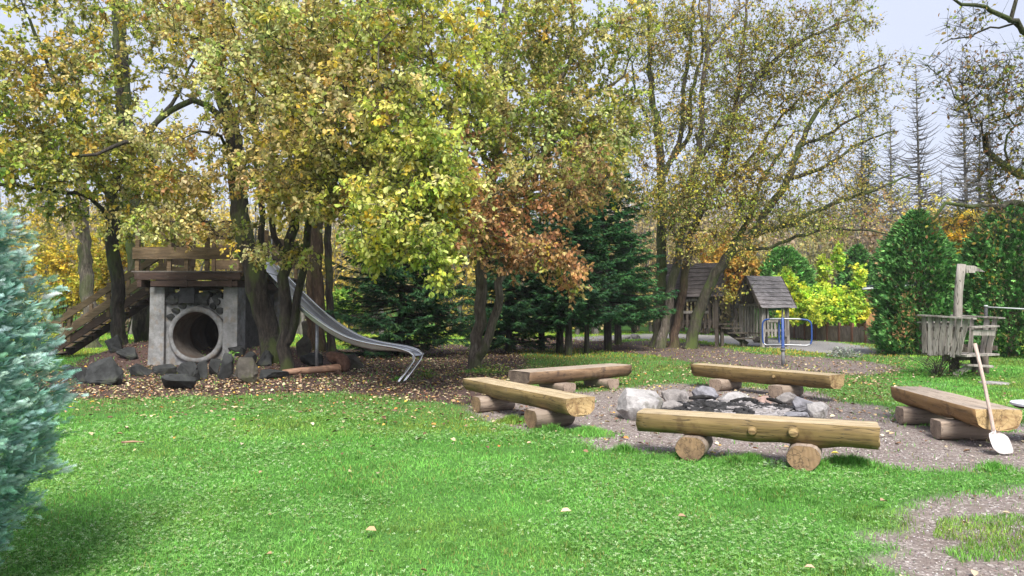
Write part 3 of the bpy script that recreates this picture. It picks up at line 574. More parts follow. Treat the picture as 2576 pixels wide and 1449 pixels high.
shrub("shrub", "brown-leaved bush left of the far playhouse beyond the path", "bush", 1600, 812, 48, [(1600, 770, 48, 70, 35, 1.6, 150)], mixp((TAN, 3), (BRN, 2.5), (OLV, 2)), L=.17, seed=45)
# ------------------------------------------------------------------ conifers
def dir_from(a, tilt): return np.stack([np.cos(a)*np.cos(tilt), np.sin(a)*np.cos(tilt), np.sin(tilt)], -1)
def spruce(label, x, y, d, topz, cb, rad, seed, trunk=.14, pal=None, dens=1., group=None, bare=False, name="spruce_tree"):
    """cb = height where green branches begin"""
    r = np.random.default_rng(seed); base = P(x, y, d); base[2] = float(terr(base[0], base[1]))
    root = thing(name, label, "spruce" if not bare else "dead spruce", base, 0, group)
    zs = np.linspace(0, topz, 14); lean = r.uniform(-.02, .02, 2); ctr = base+np.stack([lean[0]*zs, lean[1]*zs, zs], 1); ctr[0, 2] -= .1
    V, F = tube(ctr, np.linspace(trunk*1.15, trunk*.12, 14), 9); V = [V]; F = [np.array(F)]; b = len(V[0])
    tw0, twd, twl = [], [], []
    z = cb
    while z < topz-.15:
        t = (z-cb)/(topz-cb); L = rad*(1-t)**.75*(1 if t > .08 else .8)+.12
        nb = max(4, int((9 if not bare else 6)*dens))
        for k in range(nb):
            a = r.uniform(0, 6.283); Lb = L*(r.uniform(.65, 1.1) if not bare else r.uniform(.3, 1.15)); tl = r.uniform(-.25, .05) if not bare else r.uniform(-.35, -.05)
            m = 6; s = np.linspace(0, 1, m); up = (.25*s**2 if not bare else .55*s**2)*Lb
            c0 = base+np.array((lean[0]*z, lean[1]*z, z+r.uniform(-.1, .1)))
            pts = c0+np.outer(s*Lb, dir_from(a, tl))+np.stack([0*s, 0*s, up+(-.10*Lb*s if not bare else 0)], 1)
            v, f = tube(pts, np.linspace(.022, .005, m)*(Lb/2+.5)*(1.6 if bare else 1), 3); V.append(v); F.append(np.array(f)+b); b += len(v)
            nt_ = max(4, int(Lb*(17 if not bare else 6)))
            ss = r.uniform(.12, 1, nt_)**.8; pp = np.stack([np.interp(ss, s, pts[:, c]) for c in range(3)], 1)
            sg = np.where(r.random(nt_) < .5, -1, 1); aa = a+sg*r.uniform(.5, 1.1, nt_)
            tw0.append(pp); twd.append(dir_from(aa, r.uniform(-.55, .0, nt_) if not bare else r.uniform(-.2, .6, nt_))); twl.append((.12+.42*(1-ss))*Lb**.6*r.uniform(.7, 1.2, nt_)*.75)
        z += r.uniform(.16, .26)*(1+.6*(bare))/dens**.5 * (1.6 if bare else 1)
    T0 = np.concatenate(tw0); TD = np.concatenate(twd); TL = np.concatenate(twl); k = len(T0)
    S1 = np.cross(TD, (0, 0, 1.)); S1 /= np.linalg.norm(S1, axis=1)[:, None]+1e-9
    w = .004 if not bare else .012
    E = T0+TD*TL[:, None]; TV = np.stack([T0-S1*w, T0+S1*w, E+S1*w*.3, T0+np.array((0, 0, w))], 1).reshape(-1, 3)
    bb = np.arange(k)[:, None]*4; V.append(TV); F3 = np.concatenate([bb+np.array([[0, 1, 2]]), bb+np.array([[0, 2, 3]])])+b
    o = mesh_obj("trunk", np.concatenate(V), F+[F3], 'bark_grey' if bare else 'bark', parent=root)
    if not bare:
        nn = 15; U = r.random((k, nn)); B = T0[:, None]+TD[:, None]*(TL[:, None]*U)[..., None]; sgn = np.where(r.random((k, nn)) < .5, -1, 1)
        ND = TD[:, None]*r.uniform(.4, 1., (k, nn, 1))+S1[:, None]*sgn[..., None]*r.uniform(.3, .9, (k, nn, 1))+r.standard_normal((k, nn, 3))*.22+np.array((0, 0, -.12))
        B = B.reshape(-1, 3); ND = ND.reshape(-1, 3); n = len(B); L = r.uniform(.09, .17, n)
        Nn = np.array((0, 0, 1.))+r.standard_normal((n, 3))*.4; D = ND/np.linalg.norm(ND, axis=1)[:, None]; Sd = np.cross(D, Nn); Sd /= np.linalg.norm(Sd, axis=1)[:, None]+1e-9
        NV = np.stack([B-Sd*.017, B+Sd*.017, B+D*L[:, None]], 1).reshape(-1, 3); NF = np.arange(3*n).reshape(-1, 3)
        pal = pal or mixp(((.032, .085, .042), 4), ((.055, .145, .055), 3), ((.09, .20, .065), 1.6))
        C = np.repeat(np.repeat(pick(r, pal, k, .15), nn, 0), 3, 0)
        mesh_obj("crown", NV, [NF], 'needle', col=C, parent=root)
    return root
spruce("broad dark spruce with branches to the ground, behind the end of the slide", 1008, 888, 25, 8.0, .35, 3.1, 51, .13)
spruce("low dark spruce crown directly behind the twin grey trunks", 1280, 868, 27, 7.0, .4, 2.5, 52, .12)
spruce("green spruce with long drooping boughs near the mossy clump", 1530, 856, 28.5, 8.8, 1.2, 2.9, 53, .15, pal=mixp(((.035, .12, .045), 4), ((.07, .19, .06), 3), ((.10, .25, .075), 1.6)))
for i, (x, y, d, r_, cb, rd, lab) in enumerate([(1363, 858, 28, .12, 1.3, 1.6, "dark bare-footed spruce, first of the row right of the twin grey trunks"), (1408, 866, 26.5, .13, 1.1, 1.6, "spruce second in the row, its thick lower trunk mossy"),
        (1430, 884, 25, .12, 1.35, 1.2, "nearest spruce of the row, grass tuft at its foot"), (1476, 874, 26, .09, 1.4, 1.5, "thin-trunked spruce standing between two thicker spruces"), (1555, 838, 33, .16, 1.6, 1.8, "spruce farthest back, its foot at the edge of the sunlit lawn")]):
    spruce(lab, x, y, d, 6.5+.5*(i % 3), cb, rd, 54+i, r_, dens=.85)
for i, (x, d, topy, lab) in enumerate([(2322, 66, 165, "tall dead spruce standing clear against the sky, tallest bare one"), (2440, 70, 158, "dead spruce with dense bare branches, second tall one from the right edge"), (2462, 60, 255, "shorter dead spruce overlapping a taller one near the right edge"),
        (2246, 74, 292, "small slender dead spruce left of the tallest bare one"), (2168, 70, 275, "faint dead spruce seen through the arching boughs"), (2500, 64, 235, "rightmost dead spruce half hidden by the near twigs"), (2375, 62, 425, "stunted dead spruce low between the two tallest")]):
    tz = CH+(HZ-topy)*d/F_
    spruce(lab, x, HZ+1.6*F_/d, d, tz, tz*.22, min(4.2, tz*.17), 70+i, tz*.009, bare=True, dens=1.7, name="dead_spruce")
spruce("dark living fir top poking out beside the arching boughs", 2182, HZ+26, 80, CH+(HZ-395)*80/F_, 4, 3.2, 79, .25, dens=.6)

def sprays(r, B, Dd, L, pal, nf=7, w=.30, fan=.9, clump=1, var=.15):
    """flat fans of scale-leaved sprays"""
    n = len(B); Dd = Dd/(np.linalg.norm(Dd, axis=1)[:, None]+1e-9)
    Nn = np.cross(Dd, r.standard_normal((n, 3))); Nn /= np.linalg.norm(Nn, axis=1)[:, None]+1e-9; Sd = np.cross(Dd, Nn)
    a = np.linspace(-fan, fan, nf)[None]+r.uniform(-.12, .12, (n, nf)); u = 1-np.abs(np.linspace(-1, 1, nf))[None]*.45
    st = B[:, None]+Dd[:, None]*(L[:, None]*.25*(1-np.abs(np.linspace(-1, 1, nf))[None]))[..., None]
    D2 = Dd[:, None]*np.cos(a)[..., None]+Sd[:, None]*np.sin(a)[..., None]+r.standard_normal((n, nf, 3))*.12
    L2 = L[:, None]*u*r.uniform(.7, 1.15, (n, nf)); D2 /= np.linalg.norm(D2, axis=2)[..., None]
    S2 = np.cross(D2, np.broadcast_to(Nn[:, None], D2.shape)); S2 /= np.linalg.norm(S2, axis=2)[..., None]+1e-9
    W2 = (L2*w*.5)[..., None]; L3 = L2[..., None]
    V = np.stack([st, st+D2*L3*.45+S2*W2, st+D2*L3, st+D2*L3*.45-S2*W2], 2).reshape(-1, 3); F = np.arange(len(V)).reshape(-1, 4)
    C = np.repeat(pick(r, pal, n, var), nf*4, 0); return V, F, C
def thuja(label, x, y, d, topy, halfw, seed, n=5200, pal=None, name="thuja_tree", prof=None, L=.135):
    r = np.random.default_rng(seed); base = P(x, y, d); base[2] = float(terr(base[0], base[1])); H = CH+(HZ-topy)*d/F_-base[2]; R = halfw*d/F_
    root = thing(name, label, "thuja", base)
    prof = prof or [(0, .80), (.1, .98), (.35, 1.), (.6, .86), (.8, .62), (.92, .36), (1, .08)]
    z = r.random(n)**.9; a = r.uniform(0, 6.283, n); pr = np.interp(z, [p[0] for p in prof], [p[1] for p in prof])
    lump = 1+.22*(vn(a*1.2+seed, z*H*.6, 1.0, seed+5)-.5)+.40*(vn(a*2.2+seed, z*H, .75, seed)-.5)+.34*(vn(a*5+seed, z*H*1.2, .42, seed+3)-.5)
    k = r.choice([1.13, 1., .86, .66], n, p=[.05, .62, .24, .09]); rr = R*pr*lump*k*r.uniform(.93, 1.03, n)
    B = base+np.stack([np.cos(a)*rr, np.sin(a)*rr, z*H], 1)
    D = dir_from(a, r.uniform(.0, .95, n))+r.standard_normal((n, 3))*.30
    pal = pal or mixp(((.035, .10, .028), 4), ((.07, .18, .045), 4), ((.13, .27, .075), 2.6), ((.20, .13, .06), .35))
    V, F, C = sprays(r, B, D, L*r.uniform(.7, 1.4, n), pal, nf=5); C = C*np.repeat((.55+1.15*vn(a*4, z*H*1.5, .3, seed+9))*(.75+.5*(k > .9)), 20)[:, None]  # inner sprays and patches coloured darker: shade of the crown gaps painted in
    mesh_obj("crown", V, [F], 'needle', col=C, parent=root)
    zz = np.linspace(0, H*.93, 8); V, F = tube(base+np.stack([0*zz, 0*zz, zz-.05], 1), np.linspace(.16, .03, 8), 8)
    mb = MB(); mb.add(V, F)
    for i in range(26):
        zc = r.uniform(.15, .85)*H; aa = r.uniform(0, 6.28); p = base+np.array((0, 0, zc)); q = p+np.array((math.cos(aa)*R*.7, math.sin(aa)*R*.7, .35))
        v, f = tube(np.array([p, (p+q)/2+np.array((0, 0, -.05)), q]), [.03, .02, .01], 4); mb.add(v, f)
    mb.build("trunk", ['bark_brown'], root, smooth=True); return root
thuja("big dense green thuja left of the carved wooden ship", 2314, 892, 25.5, 534, 98, 81, 21000)
thuja("big dense green thuja behind the ship mast, cut by the right edge", 2545, 896, 24.5, 515, 128, 82, 26000)
thuja("small green thuja beyond the yellow bush, left of the big thuja", 2160, 830, 43, 620, 48, 83, 7000, L=.2)
thuja("bright green round conifer behind the nearer playhouse roof", 1975, 828, 44, 626, 78, 84, 9000, L=.2, pal=mixp(((.05, .15, .03), 4), ((.09, .22, .05), 3), ((.14, .28, .07), 2)), prof=[(0, .8), (.3, 1), (.6, .95), (.85, .6), (1, .15)])
thuja("small green conifer far behind, between the two playhouses", 1500, 822, 50, 640, 50, 85, 2500, L=.3)
# blue feathery conifer at the left edge
def bluecon():
    r = np.random.default_rng(91); base = np.array((-3.34, 3.75, 0.)); H = 2.72; R = .74; root = thing("blue_conifer", "feathery blue-green conifer filling the lower left edge", "conifer", base)
    # one frond template lying in XY, pointing +X, unit length
    tv, tf = [], []
    def tri(a, b, c): k = len(tv); tv.extend([a, b, c]); tf.append((k, k+1, k+2))
    def leafy(p, ang, L, m, nl):
        dx, dy = math.cos(ang), math.sin(ang); px, py = -dy, dx
        tri((p[0]-px*.018, p[1]-py*.018, 0), (p[0]+px*.018, p[1]+py*.018, 0), (p[0]+dx*L, p[1]+dy*L, -.02))
        for i in range(m):
            t = (i+.6)/m; q = (p[0]+dx*L*t, p[1]+dy*L*t)
            for sg in (-1, 1):
                a2 = ang+sg*.75; n2 = nl*(1-.5*t); ex, ey = math.cos(a2), math.sin(a2)
                tri((q[0]-ey*.026, q[1]+ex*.026, 0), (q[0]+ey*.026, q[1]-ex*.026, 0), (q[0]+ex*n2, q[1]+ey*n2, .012*sg))
    leafy((0, 0), 0, 1, 6, .15)
    for i in range(4):
        t = .10+.62*i/3
        for sg in (-1, 1): leafy((t, 0), sg*.60, .44*(1-.5*t), 3, .12)
    tv = np.array(tv); tf = np.array(tf); nv = len(tv)
    nc, per = 4800, 9; z = r.random(nc); a = r.uniform(0, 6.283, nc)
    pr = np.interp(z, [0, .1, .15, .24, .38, .6, .68, .77, .9, 1], [.46, .52, .62, .78, .86, .74, .66, .54, .30, .03])/.80
    lump = 1+.26*(vn(a*1.6, z*H*1.1, .5, 5)-.5)+.36*(vn(a*3.4+9, z*H*1.3, .20, 8)-.5)
    k = r.choice([1, .88, .74], nc, p=[.60, .24, .16])*r.uniform(.93, 1.03, nc); rr = R*pr*lump*k-.04
    CB = base+np.stack([np.cos(a)*rr, np.sin(a)*rr, .06+z*(H-.1)], 1); CD = dir_from(a+r.uniform(-.7, .7, nc), r.uniform(.0, .8, nc)); CL = r.uniform(.07, .15, nc)
    n = nc*per; t_ = np.tile(np.linspace(.1, 1, per), nc); CBr = np.repeat(CB, per, 0); CDr = np.repeat(CD, per, 0); CLr = np.repeat(CL, per)
    CS = np.cross(CDr, np.array((0, 0, 1.))); CS /= np.linalg.norm(CS, axis=1)[:, None]; sg = np.where(np.arange(n) % 2 == 0, 1, -1)*(1-.8*t_)
    B = CBr+CDr*(CLr*t_*.75)[:, None]+CS*(sg*.015)[:, None]+r.standard_normal((n, 3))*.008
    D = CDr+CS*(sg*.75)[:, None]+r.standard_normal((n, 3))*.13+np.array((0, 0, .05)); D /= np.linalg.norm(D, axis=1)[:, None]
    z = np.repeat(z, per); N = np.cross(D, r.standard_normal((n, 3))); N = N/np.linalg.norm(N, axis=1)[:, None]+np.array((0, 0, .6)); Sd = np.cross(D, N); Sd /= np.linalg.norm(Sd, axis=1)[:, None]; N = np.cross(Sd, D)
    L = (r.uniform(.036, .062, n)*(1.15-.35*t_))[:, None, None]
    V = B[:, None]+L*(tv[None, :, 0:1]*D[:, None]+tv[None, :, 1:2]*Sd[:, None]+(tv[None, :, 2:3]-.22*tv[None, :, 0:1]**2)*N[:, None])
    F = (np.arange(n)[:, None, None]*nv+tf[None]).reshape(-1, 3)
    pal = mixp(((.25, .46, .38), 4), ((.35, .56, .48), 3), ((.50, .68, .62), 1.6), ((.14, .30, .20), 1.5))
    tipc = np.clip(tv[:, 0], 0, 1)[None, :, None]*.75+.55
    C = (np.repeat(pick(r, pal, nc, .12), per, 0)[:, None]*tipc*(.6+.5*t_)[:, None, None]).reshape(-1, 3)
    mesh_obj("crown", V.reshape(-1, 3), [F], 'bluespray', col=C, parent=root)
    m = 20000; z = r.random(m); a = r.uniform(0, 6.283, m); pr = np.interp(z, [0, .1, .15, .24, .38, .6, .68, .77, .9, 1], [.46, .52, .62, .78, .86, .74, .66, .54, .30, .03])/.80
    rr = R*pr*r.uniform(.55, .97, m)*(1+.26*(vn(a*1.6, z*H*1.1, .5, 5)-.5)+.36*(vn(a*3.4+9, z*H*1.3, .20, 8)-.5)); B = base+np.stack([np.cos(a)*rr, np.sin(a)*rr, .05+z*(H-.12)], 1)
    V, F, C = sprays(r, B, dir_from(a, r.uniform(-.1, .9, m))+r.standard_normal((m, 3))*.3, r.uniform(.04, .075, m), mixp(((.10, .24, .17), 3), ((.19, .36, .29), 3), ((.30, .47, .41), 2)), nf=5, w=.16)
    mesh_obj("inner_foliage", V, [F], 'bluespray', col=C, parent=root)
    mb = MB(); zz = np.linspace(0, H*.95, 8); v, f = tube(base+np.stack([0*zz, 0*zz, zz-.05], 1), np.linspace(.07, .012, 8), 8); mb.add(v, f)
    for i in range(60):
        zc = r.uniform(.03, .7)*H; aa = r.uniform(0, 6.28); p = base+np.array((0, 0, zc)); q = p+np.array((math.cos(aa)*R*.55, math.sin(aa)*R*.55, .2))
        v, f = tube(np.array([p, (p+q)/2+np.array((0, 0, -.06)), q]), [.014, .010, .004], 4); mb.add(v, f)
    mb.build("trunk", ['bark_brown'], root, smooth=True)
bluecon()
# ------------------------------------------------------------------ far woods
def woods():
    r = np.random.default_rng(101); Bs, Cs, Ls = [], [], []; TV = []; TF = []; b = 0
    for i in range(420):
        d = r.uniform(46, 100); u = r.uniform(-.95, .95); X = u*d; top = CH+d*(.120+.055*r.random()**1.5+.02*math.sin(u*9))*(.98 if u > .25 else 1.0)
        gz = float(terr(X, d)); tr = np.array((X, d, gz)); R = top*.23*r.uniform(.8, 1.3)
        m = int(760*(1.0 if u > .2 else .85)); q = r.standard_normal((m, 3)); q /= np.linalg.norm(q, axis=1)[:, None]; q *= r.random((m, 1))**.5
        c = tr+np.array((0, 0, top*.48)); pts = c+q*np.array((R, R, top*.50)); pts = pts[pts[:, 2] > gz+.2]; m = len(pts)
        kind = r.random()
        base = np.array([(.44, .36, .23), (.52, .42, .20), (.34, .33, .14), (.66, .50, .12), (.36, .27, .19)][r.choice(5, p=[.28, .22, .22, .12, .16] if u > 0 else [.15, .25, .25, .28, .07])])
        Bs.append(pts); Cs.append(np.clip(base*(1+.25*r.standard_normal((m, 1))), .02, .8)); Ls.append(r.uniform(.16, .42, m))
        for k in range(r.integers(9, 16)):
            z0 = gz+top*r.uniform(.0, .5); a = r.uniform(0, 6.28); e = np.array((X, d, gz))+np.array((math.cos(a)*R*r.uniform(.1, .9), math.sin(a)*R*.8, top*r.uniform(.7, 1.02)))
            p0 = np.array((X, d, z0)); p1 = (p0+e)/2+np.array((math.cos(a)*.3, 0, -.2)); v, f = tube(np.array([p0, p1, e]), [.055 if k else .16, .035, .012], 3)
            TV.append(v); TF.append(np.array(f)+b); b += len(v)
        v, f = tube(np.array([(X, d, gz), (X, d, gz+top*.6)]), [.16, .08], 4); TV.append(v); TF.append(np.array(f)+b); b += len(v)
    B = np.concatenate(Bs); L = np.concatenate(Ls); n = len(B)
    V, F, C = leaves_mesh(B, r.standard_normal((n, 3)), L, L*.6, r.standard_normal((n, 3)), np.concatenate(Cs))
    TV = np.concatenate(TV); nv = len(V)
    me = mesh_obj("far_woods", np.concatenate([V, TV]), [F]+[f+nv for f in TF], ['leaf', 'bark_grey'], mi=np.concatenate([np.zeros(len(F)), np.ones(sum(len(f) for f in TF))]), col=np.concatenate([C, np.zeros((len(TV), 3))]))
    tag(me, "hazy mass of brown and yellow autumn woods closing the view", "woods", None, 'stuff')
woods()
PAL_OR = mixp(((.86, .50, .05), 5), ((.90, .62, .10), 3.5), (ORG, 1.2))
tree("deciduous_tree", "glowing orange beech seen between the two big thujas", "tree", [([(2435, 815, 46), (2435, 700, 46), (2432, 560, 46)], .16, .05)], [(2435, 600, 46, 52, 75, 1.6, 190), (2440, 680, 46, 50, 50, 1.4, 80)], PAL_OR, L=.24, nlf=6, seed=111)
tree("deciduous_tree", "orange-leaved tree behind the gap between the playhouses", "tree", [([(1850, 820, 44), (1850, 720, 44), (1848, 640, 44)], .16, .05)], [(1850, 660, 44, 60, 60, 1.6, 150), (1800, 640, 44, 50, 60, 1.4, 80), (1860, 730, 44, 50, 30, 1.4, 50)], mixp((ORG, 3), ((.62, .40, .10), 3), (OLV, 2)), L=.2, nlf=5, seed=112)
for i, (x, d, topy, hw, pal, lab) in enumerate([(2200, 48, 470, 110, mixp((TAN, 4), (BRN, 2), (OLV, 1)), "tan half-bare tree rising above the small thuja"), (2330, 50, 450, 90, mixp((TAN, 3), (OLV, 2), (YEL, 1.5)), "yellowish thin-leaved tree showing over the big left thuja"),
        (2060, 52, 480, 100, mixp((OLV, 3), (TAN, 3)), "pale olive tree behind the arching boughs, left of the tan one"), (1500, 46, 560, 80, mixp((OLV, 3), (TAN, 2)), "small olive tree beyond the spruces at the far lawn"),
        (960, 44, 540, 90, mixp((LIME, 2), (OLV, 3), (TAN, 2)), "light green tree hidden behind the broad spruce"), (480, 42, 520, 120, mixp((YEL, 3), (LIME, 2), (OLV, 2)), "yellow-green tree seen through the platform railing"), (80, 40, 560, 110, mixp((YEL, 4), (OLV, 2), (ORG, 1)), "golden tree at the far left behind the blue conifer"),
        (760, 46, 530, 90, mixp((OLV, 3), (YEL, 2), (TAN, 2)), "thin olive tree behind the slide trunks"), (330, 46, 500, 100, mixp((YEL, 3), (OLV, 3)), "golden-olive tree far behind the tall mossy trunk")]):
    tree("deciduous_tree", lab, "tree", [([(x, HZ+1.6*F_/d, d), (x+5, 700, d), (x, topy+40, d)], .14, .04), ([(x+5, 720, d), (x+hw*.5, topy+90, d)], .08, .03), ([(x+3, 730, d), (x-hw*.5, topy+80, d)], .08, .03)],
         [(x, (topy+700)/2, d, hw, (720-topy)/2, 2.2, 150)], pal, L=.17, nlf=4, ntw=4, seed=120+i, bark='bark_grey', tl=(.3, .8))
# ------------------------------------------------------------------ log benches round the fire pit
def halflog(L, w, h, seed, nseg=26, bumps=(), wob=.012, q=.62, taper=1.):
    """half log along X, flat top at z=0; returns V, F, material index (0 side, 1 top, 2 end)"""
    r = random.Random(seed); m = 15; nt = 4; V = []; F = []; mi = []
    for i in range(nseg+1):
        t = i/nseg; x = (t-.5)*L; k = 1+(taper-1)*t; ww = w/2*k*(1+.06*(vn(t*L*2, seed, .8, seed)-.5)); hh = h*k*(1+.16*(vn(t*L*2+9, seed, .9, seed+2)-.5))
        for j in range(m):
            a = math.pi*j/(m-1); ca, sa = math.cos(a), math.sin(a)
            y = -ww*math.copysign(abs(ca)**q, ca); z = -hh*abs(sa)**(q*1.05)
            e = 1+.03*(vn(x*3+j, j*.7, .6, seed+4)-.5)
            for (bx, ba, amp, sg) in bumps: e += amp*math.exp(-((x-bx)/sg)**2-((a-ba)/.55)**2)
            V.append((x+(.010*math.sin(j*2.1+seed) if i in (0, nseg) else 0), y*e, z*e-(0 if 0 < j < m-1 else .004)))
        for j in range(1, nt): # top
            y = ww-2*ww*j/nt; V.append((x, y, .004*(vn(x*4, y*9, .5, seed)-.5)))
    R = m+nt-1
    for i in range(nseg):
        for j in range(R):
            k = (j+1) % R; F.append((i*R+j, i*R+k, (i+1)*R+k, (i+1)*R+j)); mi.append(0 if j < m-1 else 1)
    F.append(tuple(range(R))[::-1]); mi.append(2); F.append(tuple(nseg*R+j for j in range(R))); mi.append(2)
    return V, F, mi
def bench(label, A, B, w, h, top, supports, mats, smats, seed, bumps=(), knots=(), taper=1., tilt=0.):
    """A, B: ends of the front top edge (x, y)"""
    A = Vector((*A, 0)); B = Vector((*B, 0)); ax = (B-A).normalized(); pr = Vector((-ax.y, ax.x, 0)); L = (B-A).length
    c = (A+B)/2+pr*w/2; root = thing("log_bench", label, "bench", (c.x, c.y, 0), math.atan2(ax.y, ax.x), "split log benches around the fire pit")
    V, F, mi = halflog(L, w, h, seed, bumps=bumps, taper=taper)
    V = [(x, y, z+top+tilt*x) for x, y, z in V]
    s = mesh_obj("seat", V, F, mats, mi, parent=root, smooth=False, local=True)
    for p, m in zip(s.data.polygons, mi): p.use_smooth = (m == 0)
    for (kx, kz, rr) in knots:
        mb = MB(); y0 = -w/2+.02; pts = [(kx, y0+.05, kz), (kx+.004, y0-.01, kz), (kx+.006, y0-.045, kz-.004), (kx+.006, y0-.052, kz-.004)]
        mb.tube(pts, [rr*1.9, rr*1.25, rr, rr*.86], 12, 0, True, 1); mb.build("knot", [mats[0], mats[2]], s, True, local=True)
    for i, (sx, sr, sl, sy) in enumerate(supports):
        mb = MB(); n = 18; zb = top-h*.93+tilt*sx; pts = []; V = []; F = []
        for t in (0, .03, .5, .97, 1.):
            y = sy-sl/2+sl*t; k = .965 if t in (0, 1.) else 1.
            for j in range(n):
                a = 2*math.pi*j/n; z = min(sr*k*math.sin(a), zb-sr*.86); z = max(z, -sr*.90)
                V.append((sx+sr*k*math.cos(a)*1.04+.01*math.sin(3*a+seed), y, z+sr*.84))
        for q in range(4):
            for j in range(n): k = (j+1) % n; F.append((q*n+j, q*n+k, (q+1)*n+k, (q+1)*n+j))
        mm = [0]*len(F); F.append(tuple(range(n))); F.append(tuple(4*n+j for j in range(n))[::-1]); mm += [1, 1]
        # local frame: grain must run along the short log, so the part gets its own turned axes
        V2 = [(y, -x, z) for x, y, z in V]
        o = mesh_obj("support", V2, F, smats, mm, parent=root, local=True); o.rotation_euler = (0, 0, math.pi/2)
        for p in list(o.data.polygons)[:4*n]: p.use_smooth = True
    return root
bench("long honey-coloured bench with two knots, nearest to the camera in front of the fire pit", (1.38, 7.95), (3.57, 6.95), .40, .235, .462, [(-.60, .150, .50, -.02), (.52, .150, .50, -.04)], ['log_side', 'log_top', 'end_yellow'], ['dirtlog', 'end_brown'], 1,
      bumps=[(.60, 1.75, .30, .26), (.05, 1.5, .10, .2), (1.15, 2.4, .10, .2)], knots=[(.02, .345, .042), (.42, .36, .050)])
bench("greenish-yellow bench left of the fire pit with its squared pale end toward the camera", (-.83, 12.0), (.70, 9.25), .46, .235, .455, [(-.80, .155, .62, -.05), (.92, .160, .62, -.07)], ['log_side', 'log_top', 'end_yellow'], ['dirtlog', 'end_brown'], 2)
bench("wide reddish-brown weathered bench at the back left, fallen leaves on its seat", (.33, 13.2), (2.52, 15.0), .62, .27, .45, [(-.55, .165, .7, -.12), (.70, .165, .7, -.10)], ['log_side_dark', 'log_top_grey', 'end_dark'], ['dirtlog', 'end_grey'], 3, bumps=[(.1, 2.4, -.14, .25)])
bench("slim golden bench at the back right of the fire pit, before the bare mulch", (3.76, 15.0), (5.50, 12.35), .44, .27, .47, [(-.78, .165, .62, -.10), (.62, .165, .62, -.10)], ['log_side', 'log_top', 'end_yellow'], ['dirtlog', 'end_grey'], 4, bumps=[(-.5, 1.2, .08, .15)], knots=[(.45, .36, .03)])
bench("broad orange-brown bench at the right with the shovel leaning on its near end", (5.70, 10.75), (5.37, 8.28), .50, .25, .455, [(-.62, .155, .66, -.04), (.55, .165, .68, -.05)], ['log_side_red', 'log_top_grey', 'end_yellow'], ['dirtlog', 'end_grey'], 5)
# ------------------------------------------------------------------ rocks
def rock(label, x0, x1, y0, y1, mat, seed, deep=.8, cat="rock", group=None, name="rock", d=None, flat=1., npt=15, z0=None):
    """angular stone seen between photo columns x0..x1 and rows y0..y1 (y1 = foot)"""
    r = np.random.default_rng(seed)
    if d is None: g = G((x0+x1)/2, y1); d = g[1]
    c = P((x0+x1)/2, y1, d); c[2] = float(terr(c[0], c[1])) if z0 is None else z0
    w = (x1-x0)*d/F_; h = (y1-y0)*d/F_*flat*(1.08 if npt < 20 else .95); dp = w*deep
    c[1] += dp*.35
    q = r.standard_normal((npt, 3)); q /= np.linalg.norm(q, axis=1)[:, None]; q = q/np.maximum(np.abs(q).max(1), .75 if npt < 20 else .93)[:, None]*r.uniform(.86, 1., (npt, 1))
    bm = bmesh.new()
    for p in q: bm.verts.new(p)
    bmesh.ops.convex_hull(bm, input=bm.verts)
    for v in [v for v in bm.verts if not v.link_faces]: bm.verts.remove(v)
    mn = np.array([min(v.co[i] for v in bm.verts) for i in range(3)]); mxx = np.array([max(v.co[i] for v in bm.verts) for i in range(3)])
    for v in bm.verts:
        u = (np.array(v.co)-mn)/(mxx-mn); v.co = ((u[0]-.5)*w, (u[1]-.5)*dp, u[2]*h*1.12-h*.12)
    bmesh.ops.bevel(bm, geom=list(bm.edges), offset=min(w, h)*.03, segments=1, affect='EDGES', profile=.5)
    bmesh.ops.triangulate(bm, faces=bm.faces)
    bmesh.ops.subdivide_edges(bm, edges=bm.edges, cuts=2, use_grid_fill=True)
    bm.normal_update(); s = min(w, h)
    for v in bm.verts:
        p = v.co/s*1.4+Vector((seed*3.1, 0, 0)); k = mnoise.noise(p)*.07+mnoise.noise(p*3)*.05+mnoise.noise(p*7)*.03
        v.co = v.co+v.normal*k*s
    me = bpy.data.meshes.new(name); bm.to_mesh(me); bm.free(); me.materials.append(M[mat])
    o = bpy.data.objects.new(name, me); COL.objects.link(o); o.location = tuple(c); tag(o, label, cat, group)
    for p in me.polygons: p.use_smooth = True
    try: me.set_sharp_from_angle(angle=math.radians(20))
    except Exception: pass
    return o
FG = "stones ringing the fire pit"
